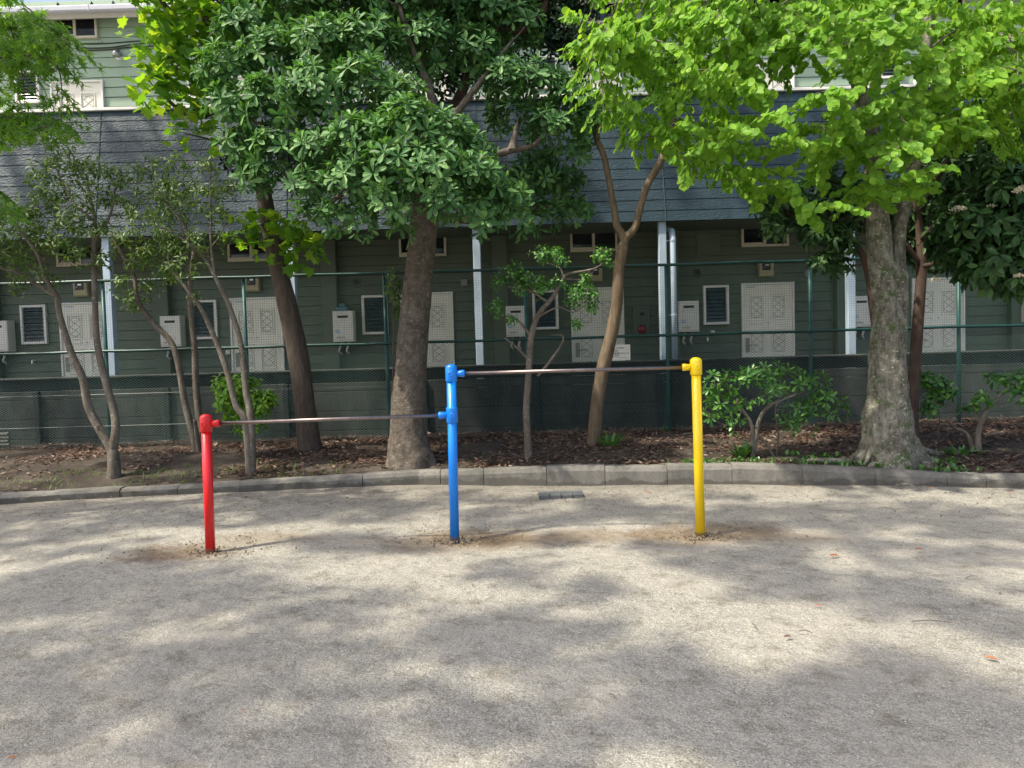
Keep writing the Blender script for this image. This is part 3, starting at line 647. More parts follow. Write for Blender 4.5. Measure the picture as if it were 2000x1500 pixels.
mb = MB(); mb.box(hx0+.03, hx0+.10, yb0-.002, yb0+.002, hz1-.20, hz1-.185); mb.box(hx0+.04, hx0+.12, yb0-.002, yb0+.002, hz1-.40, hz1-.33); mb.build('sticker', M['col'], heater)
pm = MB()
for sx in (.25, .62): pm.tube([(hx0+hw*sx+.03, yb0+.1, hz0+.002), (hx0+hw*sx+.02, yb0+.08, hz0-.06), (hx0+hw*sx-.01, yb0+.07, hz0-.16), (hx0+hw*sx+.03, yb0+.1, hz0-.22)], .022, 8)
pm.build('pipe', M['pipe'], heater, smooth=True)
mloc = Vector((mx, BY-.06, mz0))
meter = thing('electric_meter', '', 'electric meter', mloc)
mw = .135; mb = MB(); mb.bbox(mx-mw, mx+mw, BY-.12, BY-.013, mz0, mz1, .02); mb.build('case', M['meter'], meter)
mb = MB(); mb.bbox(mx-.08, mx+.065, BY-.135, BY-.118, mz0+.11, mz1-.02, .006); w0 = mb.build('window', M['black'], meter)
mb = MB(); mb.box(mx-.03, mx+.035, BY-.1365, BY-.1345, mz1-.075, mz1-.05); mb.box(mx-.06, mx-.045, BY-.1365, BY-.1345, mz1-.11, mz1-.10); mb.build('display', M['hood'], w0)
hlab = {-4: 'white water heater casing cut by the left edge, beside the leftmost louvre window', -3: 'white water heater seen between the bare slim stems behind the red post',
        -2: 'white water heater with teal box on top, between leaning dark trunk and thick trunk', -1: 'white water heater behind the small twisty tree in the middle',
        0: 'white water heater half hidden by the round pale blue downpipe', 1: 'white water heater beside the pale column just left of the mossy trunk', 2: 'white water heater cut by the right edge of the view'}
mlab = {-4: 'beige electric meter above the leftmost lower door', -3: 'beige electric meter above the door left of the dark leaning trunk',
        -1: 'beige electric meter above the door behind the forked tan tree', 0: 'beige electric meter above the fully visible door right of the yellow post', 1: 'beige electric meter behind the dark leaves right of the mossy trunk'}
for n in hlab:
    t = heater if n == 0 else copy_tree(heater, Vector((n*UP, 0, 0))); t['label'] = hlab[n]; t['group'] = 'water heaters on the ground floor wall'
for n in mlab:
    t = meter if n == 0 else copy_tree(meter, Vector((n*UP, 0, 0))); t['label'] = mlab[n]; t['group'] = 'electric meters above the doors'
# fire alarm box
c = W(1253, 624, BY-.1); al = thing('fire_alarm', 'green wall cabinet with a dark red round alarm lamp right of the forked tree', 'fire alarm', c)
mb = MB(); mb.bbox(c.x-.15, c.x+.15, BY-.11, BY-.013, c.z-.27, c.z+.25, .01); mb.build('cabinet', M['side'], al)
mb = MB(); cl = W(1254, 643, BY-.12); lathe(mb, (cl.x, BY-.108, cl.z), (0, -1, 0), [(0, .085), (.02, .08), (.045, .05), (.055, .01)], 20); mb.build('lamp', M['alarm'], al, smooth=True)
mb = MB(); cl = W(1254, 613, BY-.12); mb.tube([(cl.x-.03, BY-.125, cl.z), (cl.x+.03, BY-.125, cl.z)], .024, 10); mb.build('bell', M['black'], al)
# small taps and switch boxes
for (px, py, lb) in ((1392, 650, 'small grey outlet box on wall below the louvre window right of the yellow post'), (445, 688, 'small beige outlet box low on the wall behind the slim trunks')):
    c = W(px, py, BY-.05); mb = MB(); mb.bbox(c.x-.04, c.x+.04, BY-.06, BY-.013, c.z-.04, c.z+.04, .008); o = mb.build('outlet_box', M['heater'], loc=c); tag(o, lb, 'outlet box')
for (px, py, lb) in ((66, 707, 'small white tap on the wall below the leftmost louvre window'), (1381, 663, 'small white tap on the wall right of the yellow post')):
    c = W(px, py, BY-.05); mb = MB(); mb.tube([(c.x, BY-.01, c.z+.02), (c.x, BY-.09, c.z+.02), (c.x, BY-.1, c.z-.03)], .018, 8); o = mb.build('tap', M['white'], loc=c); tag(o, lb, 'tap')
for (px, py, lb) in ((907, 552, 'small grey bell box on the wall left of the middle column'), (1578, 534, 'small grey bell box right of the meter above the door')):
    c = W(px, py, BY-.05); mb = MB(); mb.bbox(c.x-.06, c.x+.06, BY-.09, BY-.013, c.z-.06, c.z+.06, .012); o = mb.build('bell_box', M['groove'], loc=c); tag(o, lb, 'bell box')
# plastic crate on the heater
c = W(668, 597, BY-.18); mb = MB(); mb.bbox(c.x-.09, c.x+.10, BY-.24, BY-.10, hz1+.002, hz1+.07, .01); mb.bbox(c.x-.05, c.x+.06, BY-.22, BY-.12, hz1+.071, hz1+.13, .01)
o = mb.build('plastic_box', simple('teal_plastic', (.10, .22, .25), .4), loc=(c.x, BY-.17, hz1)); tag(o, 'small teal plastic box on top of the heater with two bent pipes', 'box')

# notice board on the fence
sc_ = [W(1184, 672, FY-.035), W(1230, 672, FY-.035), W(1230, 703, FY-.035)]
sx_a, sx_b, sza, szb = W(1178, 688, FY).x, W(1230, 688, FY).x, W(1205, 704, FY).z, W(1205, 673.5, FY).z
sg = thing('notice_sign', 'small white notice with black Japanese lettering fixed to the fence', 'sign', ((sx_a+sx_b)/2, FY-.04, sza))
mb = MB(); mb.bbox(sx_a, sx_b, FY-.045, FY-.036, sza, szb, .001); mb.build('board', M['white'], sg)
def text(body, x, z, size, par, y):
    cu = bpy.data.curves.new('lettering', 'FONT'); cu.body = body; cu.size = size; cu.extrude = .0006; cu.offset = .0006
    o = bpy.data.objects.new('lettering', cu); col.objects.link(o); cu.materials.append(M['ink']); o.parent = par
    bpy.context.view_layer.update(); me = bpy.data.meshes.new_from_object(o.evaluated_get(bpy.context.evaluated_depsgraph_get()))
    bpy.data.objects.remove(o); o = bpy.data.objects.new('lettering', me); col.objects.link(o); o.parent = par
    o.location = Vector((x, y, z))-Vector(par.location); o.rotation_euler = (R(90), 0, 0); return o
ww = sx_b-sx_a; hh = szb-sza
text('お願い  ここから先は', sx_a+.05, szb-.055, .026, sg, FY-.0465)
text('立入り  ご注意', sx_a+.06, szb-.095, .022, sg, FY-.0465)
text('通路機械警備ですでごさ', sx_a+.045, szb-.135, .029, sg, FY-.0465)
text('んでいます', sx_a+.075, szb-.172, .029, sg, FY-.0465)
mb = MB(); mb.box(sx_a+ww*.55, sx_b-.02, FY-.0465, FY-.0455, sza+.038, sza+.041); mb.build('underline', M['ink'], sg)
# drain cover on the gravel
ca, cb = G(1052, 970, .01), G(1142, 957, .01); dc = thing('drain_cover', 'flat grey metal cover lying on gravel before the kerb', 'drain cover', ((ca.x+cb.x)/2, (ca.y+cb.y)/2, 0))
mb = MB(); wx = (cb.x-ca.x-.03)/4
for i in range(4): mb.add([(ca.x+i*wx+.004, ca.y+.02*i/3, .012), (ca.x+(i+1)*wx-.004, ca.y+.02*(i+1)/3, .012), (ca.x+(i+1)*wx-.004, ca.y+.26, .014), (ca.x+i*wx+.004, ca.y+.26, .014),
                         (ca.x+i*wx+.004, ca.y+.02*i/3, -.06), (ca.x+(i+1)*wx-.004, ca.y+.02*(i+1)/3, -.06), (ca.x+(i+1)*wx-.004, ca.y+.26, -.06), (ca.x+i*wx+.004, ca.y+.26, -.06)],
                        [(0, 1, 2, 3), (0, 4, 5, 1), (1, 5, 6, 2), (2, 6, 7, 3), (3, 7, 4, 0)])
mb.build('plate', M['dcover'], dc)
# stacked corrugated blocks behind the fence at the far left
c = W(8, 870, 11.45); bs = thing('block_stack', 'low stack of weathered grey blocks at far left behind fence', 'blocks', (c.x, 11.45, .25))
for i in range(4): mb = MB(); mb.tube([(c.x-.6, 11.45+.01*i, .31+i*.052), (c.x+.09-.012*(i % 2), 11.45, .31+i*.052)], .03, 8); mb.build('slab', M['kerb'], bs)
# shadow patches of the playground: (x, y) on the ground and size of the leafy clump that casts them
SD = 24
SHADOWS = [(G(x, y).x, G(x, y).y, r) for (x, y, r) in (
    (60, 1050, .5), (250, 1150, .75), (100, 1280, .6), (420, 1150, .55), (550, 1250, .55), (300, 1350, .5), (560, 1400, .45), (150, 1130, .6), (650, 1170, .45), (700, 1060, .4), (350, 1010, .35), (150, 990, .4),
    (800, 1300, .4), (900, 1230, .4), (1050, 1240, .45), (1180, 1280, .45), (1300, 1330, .4), (1450, 1400, .45), (1650, 1340, .42), (1800, 1330, .4), (1550, 1440, .4), (1900, 1420, .4), (1750, 1470, .4),
    (1000, 1110, .35), (1150, 1150, .3), (1350, 1080, .4), (1500, 1120, .45), (1650, 1150, .4), (1850, 1140, .5), (1950, 1200, .4), (1450, 1030, .3), (1200, 1000, .4), (1000, 980, .4), (800, 990, .35), (600, 980, .4), (1650, 1000, .45), (1850, 1010, .45),
    (-100, 1200, .8), (-100, 1000, .8), (0, 1450, .5), (700, 1480, .4), (1150, 1450, .35), (950, 1400, .3), (420, 930, .5), (700, 915, .5), (100, 920, .4), (500, 1010, .4), (300, 980, .4), (900, 965, .35), (1100, 1010, .35), (1300, 1000, .3), (1500, 990, .35), (1560, 1060, .35), (1750, 1070, .4), (950, 1040, .25), (720, 1010, .35), (1950, 1080, .4), (50, 1000, .4), (200, 1030, .4), (620, 1000, .3), (780, 1060, .3), (950, 1000, .3), (1180, 975, .3), (1400, 970, .3), (1620, 1020, .35), (1800, 985, .3), (1480, 1075, .3), (1100, 1050, .25), (480, 965, .35), (1970, 1000, .35), (1700, 960, .3), (1250, 1060, .22), (60, 1020, .55), (320, 1000, .5), (560, 990, .5), (760, 985, .45), (1000, 1010, .42), (1250, 1000, .5), (1480, 1010, .5), (1700, 1000, .5), (1920, 1030, .5), (650, 1050, .35), (200, 1080, .5))]
SHADE3 = [(W(x, y, Y), d, r) for (x, y, Y, d, r) in ((420, 400, 13, 9, .8), (330, 430, 13, 10, .7), (120, 430, 13, 9, .5), (1000, 300, 13, 9, 1.0), (1150, 420, 13, 9, .6), (1250, 220, 13, 9, .7), (1450, 250, 13, 10, 1.0), (1600, 350, 13, 9, 1.0), (1850, 300, 13, 9, 1.2),
    (1250, 120, 14, 10, .3), (560, 250, 13, 9, 1.0), (750, 250, 13, 9, 1.0), (300, 880, 10, 9, .8), (600, 870, 10, 9, .8), (300, 600, 11, 9, .7), (50, 700, 11, 9, .7))]
# ================================================================== plants
def nrm(a): return a/np.maximum(np.linalg.norm(a, axis=-1, keepdims=True), 1e-9)
def leaf_t(prof, fold=.15, droop=.12):
    """leaf of unit length along +Y, prof = [(t, halfwidth)], triangles"""
    V = [(0, 0, 0)]; F = []
    for (t, w) in prof[:-1]:
        z = -droop*t*t; V += [(-w, t, z+fold*w), (0, t, z), (w, t, z+fold*w)]
    V.append((0, 1, -droop)); n = len(prof)-1
    F += [(0, 2, 1), (0, 3, 2)]
    for i in range(n-1):
        a = 1+3*i; b = a+3; F += [(a, a+1, b+1), (a, b+1, b), (a+1, a+2, b+2), (a+1, b+2, b+1)]
    a = 1+3*(n-1); e = len(V)-1; F += [(a, a+1, e), (a+1, a+2, e)]
    return np.array(V, float), np.array(F)
def poly_t(pts):                        # flat outline (x,y) fan round its middle
    P = np.array(pts, float); c = P.mean(0); V = [(c[0], c[1], -.04)]+[(x, y, .05*(x*x)) for x, y in P]
    n = len(P); return np.array(V, float), np.array([(0, 1+i, 1+(i+1) % n) for i in range(n)])
T_OBO = leaf_t([(.35, .10), (.70, .19), (.92, .12), (1, 0)], .25, .14)
T_LAN = leaf_t([(.3, .15), (.65, .14), (1, 0)], .25, .22)
T_WIDE = leaf_t([(.25, .17), (.6, .22), (1, 0)], .25, .2)
T_OVAL = leaf_t([(.3, .22), (.7, .28), (1, 0)], .2, .08)
T_DISC = poly_t([(.0, .03), (.30, .0), (.48, .22), (.50, .52), (.34, .84), (0, 1.0), (-.34, .84), (-.50, .52), (-.48, .22), (-.30, .0)])
T_MAP = poly_t([(0, 0), (.22, .12), (.5, .05), (.42, .30), (.62, .62), (.30, .60), (.22, .80), (0, 1.05), (-.22, .80), (-.30, .60), (-.62, .62), (-.42, .30), (-.5, .05), (-.22, .12)])
T_JAP = poly_t([(0, .0), (.08, .18), (.55, .08), (.15, .34), (.60, .70), (.10, .50), (0, 1.2), (-.10, .50), (-.60, .70), (-.15, .34), (-.55, .08), (-.08, .18)])
T_LIT = poly_t([(0, 0), (.18, .3), (.16, .7), (0, 1), (-.16, .7), (-.18, .3)])
def place(mb, T, P, D, N, S, roll=None):
    """instances of template T at P, length axis D, normal near N, size S"""
    P = np.asarray(P, float); D = nrm(np.asarray(D, float)); N = np.asarray(N, float); N = N-D*(N*D).sum(1, keepdims=True); N = nrm(N)
    X = np.cross(D, N); V, F = T; S = np.broadcast_to(np.asarray(S, float), (len(P),))[:, None, None]
    out = P[:, None, :]+S*(V[None, :, 0:1]*X[:, None]+V[None, :, 1:2]*D[:, None]+V[None, :, 2:3]*N[:, None])
    Fa = (F[None]+(np.arange(len(P))*len(V))[:, None, None]).reshape(-1, 3); mb.addnp(out.reshape(-1, 3), Fa)
def rvec(n): return nrm(rng.normal(size=(n, 3)))
def rosettes(mb, C, A, size, T=T_OBO, n=9, el=(5, 50), sj=.2, drop=0.):
    """a whorl of n leaves round every centre C with axis A"""
    C = np.asarray(C, float); A = nrm(np.asarray(A, float)); m = len(C)
    ref = rvec(m); U = nrm(np.cross(A, ref)); Wv = np.cross(A, U)
    ph = (np.arange(n)[None]*2.4+rng.uniform(0, 6.28, (m, 1))+rng.normal(0, .15, (m, n)))
    e = np.radians(el[0]+(el[1]-el[0])*(np.arange(n)[None]/max(n-1, 1))+rng.normal(0, 6, (m, n)))
    rad = U[:, None]*np.cos(ph)[..., None]+Wv[:, None]*np.sin(ph)[..., None]
    D = rad*np.cos(e)[..., None]+A[:, None]*np.sin(e)[..., None]; D[..., 2] -= drop
    N = A[:, None]*np.cos(e)[..., None]-rad*np.sin(e)[..., None]
    keep = rng.random((m, n)) > .08
    S = size*(1-sj/2+sj*rng.random((m, n)))*(1.05-.35*np.arange(n)/n)[None]
    P = C[:, None]+D*.01
    place(mb, T, P[keep], D[keep], N[keep], S[keep])
class Skel:                             # growing skeleton: targets are joined to the nearest node by a thin bent branch
    def __init__(s): s.P = []; s.Rr = []; s.mb = MB()
    def limb(s, pts, rad, n=8, k=4, grow_from=0., jit=0):
        P = cat_rom(pts, k); m = len(P); rr = np.interp(np.linspace(0, 1, m), np.linspace(0, 1, len(rad)), rad)
        s.mb.tube(P, list(rr), n)
        for i, p in enumerate(P):
            if i/(m-1) >= grow_from: s.P.append(tuple(p)); s.Rr.append(rr[i])
        return P
    def grow(s, targets, r_end=.003, maxd=9, n=4, k=.55, bend=.15, rmax=.03):
        T = np.array(targets, float); base = np.array(s.P); order = np.argsort([np.min(((base-t)**2).sum(1)) for t in T]); D = [None]*len(T)
        PP = list(s.P); RR = list(s.Rr); arr = np.array(PP)
        for j in order:
            t = T[j]; d = np.sqrt(((arr-t)**2).sum(1)); dz = t[2]-arr[:, 2]
            c = d+np.where(dz < -.02, .35*np.abs(dz), 0); i = int(np.argmin(c)); a = Vector(arr[i]); b = Vector(t); L = (b-a).length
            if L < .02: D[j] = (0, 0, 1); continue
            r0 = min(RR[i]*k, rmax, .004+L*.02+r_end); off = Vector(rvec(1)[0])*L*bend+Vector((0, 0, L*.10))
            q = [a, a.lerp(b, .35)+off*.8, a.lerp(b, .7)+off, b]
            s.mb.tube(q, [r0, r0*.8+r_end*.2, r0*.4+r_end*.6, r_end], n, caps=False)
            ps = [q[1], q[2], b]; rs = [r0*.8, r0*.5+r_end*.5, r_end]
            PP += [tuple(x) for x in ps]; RR += rs; arr = np.vstack([arr, np.array([tuple(x) for x in ps])])
            D[j] = tuple((b-q[2]).normalized())
        s.P = PP; s.Rr = RR
        return np.array(D)
def px3(l): return [W(*p) for p in l]
def pxm(px, Y): return px*Y/F_PX
def clumps_pts(cl, dens, jr=.12, flat=1.0):
    """points and outward normals on the shells of clumps (px, py, rpx, Y)"""
    C, A = [], []
    for (x, y, r_, Y) in cl:
        c = np.array(W(x, y, Y)); r = pxm(r_, Y); n = max(3, int(dens*4*math.pi*r*r)); d = rvec(n); d[:, 2] = np.abs(d[:, 2])*np.where(rng.random(n) < .72, 1, -1)
        rr = r*(1-jr+2*jr*rng.random((n, 1)))*np.where(rng.random((n, 1)) < .18, .6, 1); e = np.array([1, 1, .85*flat])
        C.append(c+d*rr*e); A.append(d+np.array([0, 0, .45]))
    return np.concatenate(C), np.concatenate(A)
def noisy_tube(mb, pts, rad, n=16, amp=.06, fs=5, k=6, lobes=None, seed=0):
    P = cat_rom(pts, k); m = len(P); rr = np.interp(np.linspace(0, 1, m), np.linspace(0, 1, len(rad)), rad); V = []
    for i, p in enumerate(P):
        t = (P[min(i+1, m-1)]-P[max(i-1, 0)]).normalized(); u = Vector((1, 0, 0)); u = (u-t*u.dot(t)).normalized(); w = t.cross(u)
        for q in range(n):
            a = 2*math.pi*q/n; r = rr[i]; dv = u*math.cos(a)+w*math.sin(a)
            nz = noise.fractal(Vector((dv.x*1.6+seed, dv.y*1.6, p.z*fs*.35)), 1, 2, 4)
            nz2 = noise.noise(Vector((p.x*9+dv.x*3, p.y*9+dv.y*3, p.z*fs*2+seed)))
            r *= 1+amp*nz*1.5+amp*.6*nz2
            if lobes: r *= 1+lobes(a, i/(m-1))
            V.append(p+dv*r)
    Fc = [(i*n+q, i*n+(q+1) % n, (i+1)*n+(q+1) % n, (i+1)*n+q) for i in range(m-1) for q in range(n)]; Fc.append(tuple((m-1)*n+q for q in range(n)))
    mb.add(V, Fc); return P, rr

# ---- thick central tree ------------------------------------------------------------------------
def z_s(x, y): return soil_z(x, y)
def tree(name, label, cat, base, group=None): return thing(name, label, cat, (base.x, base.y, z_s(base.x, base.y)), group)
Y5 = 9.3; b5 = W(803, 900, Y5)
t5 = tree('broadleaf_tree', 'broadleaf evergreen tree with thick grey trunk and whorled leaves, in the middle', 'tree', b5)
mb = MB(); tp = px3([(804, 935, Y5), (801, 900, Y5), (797, 850, Y5), (799, 760, Y5), (808, 640, Y5), (819, 530, Y5), (829, 430, Y5), (835, 340, 9.3), (825, 250, 9.35)])
rad5 = [pxm(v, Y5) for v in (56, 47, 38, 34, 30, 28, 26, 24, 17)]
P5, r5 = noisy_tube(mb, tp, rad5, 22, .07, 4, 8, lobes=lambda a, t: .13*math.cos(5*a+1)*max(0, 1-t*6)+.06*math.cos(2*a+t*7), seed=2)
SC5 = []
for (px_, py_, r_) in ((800, 815, .035), (815, 805, .04), (802, 840, .03)):      # pruning wounds
    c_ = W(px_, py_, Y5); c_.y -= pxm(33, Y5)*.96; m_ = MB(); lathe(m_, c_+Vector((0, .03, 0)), (.1*(px_ < 805), -1, .0), [(0, r_*.9), (.02, r_*1.1), (.035, r_*.9), (.03, r_*.6), (.012, r_*.35), (.01, .002)], 14)
    SC5.append((m_, r_))
s5 = Skel(); s5.mb = mb
for i in range(len(P5)//2, len(P5)): s5.P.append(tuple(P5[i])); s5.Rr.append(r5[i])
for l in ([(830, 420, 9.3), (780, 340, 9.1), (700, 250, 8.9), (620, 150, 8.9)], [(835, 340, 9.3), (845, 200, 9.4), (800, 80, 9.4), (760, -60, 9.5)], [(832, 330, 9.3), (880, 240, 9.4), (930, 170, 9.5), (1000, 80, 9.7)],
          [(832, 400, 9.35), (900, 330, 9.4), (1000, 293, 9.5), (1040, 285, 9.6), (1070, 250, 9.7)], [(1000, 295, 9.5), (1004, 275, 9.5), (1010, 240, 9.5)], [(820, 400, 9.3), (780, 340, 8.7), (700, 360, 8.4), (640, 400, 8.4)],
          [(835, 380, 9.2), (870, 350, 8.8), (930, 360, 8.5), (990, 400, 8.4)], [(815, 330, 9.3), (700, 300, 9.2), (580, 250, 9.1), (500, 240, 8.9)], [(838, 420, 9.4), (940, 430, 9.9), (1080, 400, 10.1)]):
    s5.limb(px3(l), [.07, .05, .035, .018], 8, 4)
CL5 = [(480, 60, 52, 9.3), (575, 20, 72, 9.5), (690, 5, 80, 9.6), (820, 10, 78, 9.8), (935, 30, 62, 10.0), (760, -100, 110, 9.7), (900, -100, 90, 9.8), (620, -100, 85, 9.6), (1010, 50, 48, 10.0),
       (445, 135, 50, 9.0), (530, 110, 58, 9.1), (620, 100, 64, 9.1), (720, 90, 64, 9.2), (830, 95, 60, 9.6), (930, 110, 52, 9.7), (450, 205, 42, 8.9), (530, 205, 58, 8.7), (625, 185, 66, 8.7), (715, 175, 62, 8.7), (785, 195, 44, 8.7),
       (475, 285, 42, 8.9), (545, 300, 50, 8.7), (495, 345, 32, 8.8), (985, 165, 50, 9.6), (1050, 165, 50, 9.8), (1115, 195, 46, 9.8), (1145, 240, 36, 9.8), (1075, 250, 44, 9.7), (1125, 290, 26, 9.8), (990, 230, 34, 9.7),
       (640, 300, 58, 8.5), (720, 275, 62, 8.3), (795, 255, 60, 8.15), (870, 265, 52, 8.3), (920, 300, 40, 8.4), (600, 365, 38, 8.5), (690, 360, 54, 8.25), (770, 335, 62, 8.0), (850, 335, 62, 8.0), (925, 355, 54, 8.1), (985, 385, 40, 8.2),
       (650, 425, 28, 8.4), (700, 430, 32, 8.3), (770, 400, 38, 8.0), (870, 400, 44, 8.0), (945, 420, 38, 8.15), (1005, 430, 28, 8.3), (780, 448, 22, 8.2), (600, 425, 22, 8.6),
       (1095, 365, 42, 10.2), (1055, 330, 42, 10.1), (1120, 410, 28, 10.2), (1060, 420, 34, 10.1), (1010, 350, 32, 10.0)]
C, A = clumps_pts(CL5, 30, .10)
C2, A2 = clumps_pts([(x, y, r_*.62, Y_+.05) for x, y, r_, Y_ in CL5], 26, .2); C = np.concatenate([C, C2]); A = np.concatenate([A, A2])
k_ = rng.random(len(C)) < .30; s5.grow(C[k_], .003, rmax=.02)
mb.build('trunk', M['b_big'], t5, smooth=True)
for m_, r_ in SC5: m_.build('knot', M['b_big'], t5, smooth=True)
cm = MB(); rosettes(cm, C, A, .145, n=9, el=(-5, 55), drop=.10); cm.build('crown', M['l_ros'], t5)
# dark small-leaved tree behind it
Yd = 10.35; bd = W(812, 870, Yd); td = tree('evergreen_tree', 'very dark small-leaved evergreen tree rising behind the central tree', 'tree', bd)
sd = Skel(); sd.limb(px3([(812, 880, Yd), (822, 700, Yd), (836, 500, Yd), (850, 300, Yd), (900, 190, Yd), (930, 100, Yd)]), [.09, .085, .08, .075, .06, .04], 10, 5, .6)
sd.limb(px3([(880, 220, Yd), (900, 180, 10.3), (960, 60, 10.2), (1020, 60, 10.1), (1060, 20, 10.1), (1075, -60, 10.1)]), [.06, .06, .055, .05, .045, .03], 8, 4)
sd.limb(px3([(930, 100, Yd), (1000, -20, 10.3), (1050, -120, 10.3)]), [.04, .03, .02], 8, 4)
CLd = [(1090, 20, 75, 10.4), (1130, 90, 42, 10.5), (1010, 20, 60, 10.6), (1060, 80, 50, 10.6), (1110, -70, 90, 10.4), (980, -60, 90, 10.5), (960, 90, 60, 10.7), (880, 150, 60, 10.8), (840, 60, 80, 10.8), (930, 10, 80, 10.9), (1140, 130, 22, 10.4), (700, 60, 100, 10.8), (560, 60, 80, 10.6), (460, 30, 50, 10.4), (600, 330, 60, 9.9), (480, 300, 40, 9.8)]
C, A = clumps_pts(CLd, 60, .3); sd.grow(C[rng.random(len(C)) < .15], .003)
sd.mb.build('trunk', M['b_red'], td, smooth=True); cm = MB(); rosettes(cm, C, A, .10, T_WIDE, n=7, el=(-20, 60)); cm.build('crown', M['l_dark'], td)

# ---- leaning maple with dark trunk --------------------------------------------------------------
Y4 = 10.2; b4 = W(606, 882, Y4); t4 = tree('maple_tree', 'maple with dark leaning trunk and bright yellow-green lobed leaves', 'tree', b4)
s4 = Skel(); P, rr = noisy_tube(s4.mb, px3([(612, 905, Y4), (606, 880, Y4), (596, 800, Y4), (583, 700, Y4), (562, 600, Y4), (543, 520, Y4), (526, 440, Y4), (515, 380, 10.2), (495, 280, 10.1), (450, 170, 10.0), (400, 60, 9.9)]), [pxm(v, Y4) for v in (30, 24, 20, 20, 19, 17, 16, 15, 12, 9, 6)], 16, .035, 3, 6, seed=5)
for i in range(int(len(P)*.62), len(P)): s4.P.append(tuple(P[i])); s4.Rr.append(rr[i])
s4.limb(px3([(480, 240, 10.1), (400, 160, 9.6), (330, 110, 9.3)]), [.05, .035, .02], 7, 4); s4.limb(px3([(460, 190, 10.0), (380, 230, 9.6), (300, 170, 9.4)]), [.04, .03, .015], 7, 4)
s4.limb(px3([(420, 100, 10), (330, 20, 9.6), (280, -60, 9.5)]), [.05, .035, .02], 7, 4); s4.limb(px3([(400, 60, 9.9), (420, -80, 9.8), (400, -200, 9.8)]), [.06, .045, .03], 7, 4)
s4.limb(px3([(540, 500, Y4), (560, 470, 10.0), (600, 480, 9.9)]), [.012, .009, .006], 5, 3); s4.limb(px3([(525, 440, Y4), (500, 440, 10.0), (470, 450, 9.9)]), [.012, .009, .006], 5, 3); s4.limb(px3([(510, 330, Y4), (430, 280, 9.9), (360, 260, 9.7)]), [.02, .014, .008], 5, 3)
CL4 = [(330, 20, 62, 9.4), (300, 80, 38, 9.3), (370, 90, 60, 9.5), (300, 150, 38, 9.3), (350, 165, 45, 9.3), (400, 140, 50, 9.6), (380, 210, 30, 9.4), (290, 190, 26, 9.3), (430, 40, 60, 9.8), (350, -60, 80, 9.6), (300, 20, 34, 9.3), (440, -60, 80, 9.9), (335, 120, 40, 9.4), (345, 205, 22, 9.3),
       (530, -60, 80, 10.0), (345, 265, 20, 9.6), (385, 285, 26, 9.7), (420, 270, 20, 9.8)]
C, A = clumps_pts(CL4, 31, .6)
CLs = [(470, 455, 16, 9.9), (490, 470, 18, 9.9), (505, 425, 14, 9.9), (550, 440, 18, 9.9), (580, 470, 22, 9.8), (610, 490, 20, 9.8), (560, 500, 20, 9.8), (585, 450, 14, 9.9), (535, 470, 14, 9.8), (495, 440, 14, 9.9)]
C2, A2 = clumps_pts(CLs, 60, .5); C = np.concatenate([C, C2]); A = np.concatenate([A, A2])
s4.grow(C[rng.random(len(C)) < .25], .003, rmax=.012); s4.mb.build('trunk', M['b_brown'], t4, smooth=True)
cm = MB()
for q in range(2):
    D = nrm(A+rng.normal(0, .8, A.shape)); D[:, 2] -= .5; N = A*.6+rvec(len(A))*.7+np.array([0, 0, .7]); place(cm, T_MAP, C+rvec(len(C))*.07, D, N, rng.uniform(.08, .17, len(C)))
cm.build('crown', M['l_map'], t4)

# ---- round-leaved tree with the mossy trunk ----------------------------------------------------
Y8 = 8.45; b8 = W(1737, 900, Y8); t8 = tree('round_leaved_tree', 'mossy twisted trunk with spreading roots and tiers of bright round green leaves', 'tree', b8)
s8 = Skel()
def lob(a, t): return (.22*math.cos(4*a+.6)+.10*math.cos(7*a))*max(0, 1-t*4.5)**1.3 + .05*math.cos(3*a+t*9)
P, rr = noisy_tube(s8.mb, px3([(1740, 935, Y8), (1738, 900, Y8), (1735, 850, Y8), (1734, 790, Y8), (1735, 720, Y8), (1737, 650, Y8), (1737, 590, Y8), (1736, 540, Y8), (1735, 505, Y8)]), [pxm(v, Y8) for v in (88, 70, 50, 41, 35, 32, 31, 31, 18)], 36, .11, 6, 10, lobes=lob, seed=9)
noisy_tube(s8.mb, px3([(1730, 600, Y8), (1720, 520, Y8-.02), (1715, 450, Y8-.02), (1711, 380, Y8), (1706, 310, Y8), (1698, 240, Y8), (1672, 150, Y8), (1650, 60, Y8), (1655, -80, Y8)]), [pxm(v, Y8) for v in (22, 24, 22, 20, 18, 16, 12, 10, 8)], 18, .07, 6, 7, seed=3)
noisy_tube(s8.mb, px3([(1745, 600, Y8+.02), (1751, 520, Y8+.04), (1757, 450, Y8+.06), (1772, 380, Y8+.1), (1785, 320, Y8+.15), (1797, 250, Y8+.2), (1805, 140, Y8+.2), (1820, -40, Y8+.2)]), [pxm(v, Y8) for v in (17, 16, 13, 13, 13, 12, 9, 8)], 16, .07, 6, 7, seed=4)
for p, r_ in ([(px3([(1715, 400, Y8), (1708, 320, Y8), (1700, 240, Y8), (1672, 150, Y8), (1650, 60, Y8), (1655, -80, Y8)])), .06], [(px3([(1760, 400, Y8+.12), (1778, 330, Y8+.15), (1795, 250, Y8+.2), (1805, 140, Y8+.2), (1820, -40, Y8+.2)])), .06]):
    for q in cat_rom(p, 4): s8.P.append(tuple(q)); s8.Rr.append(r_)
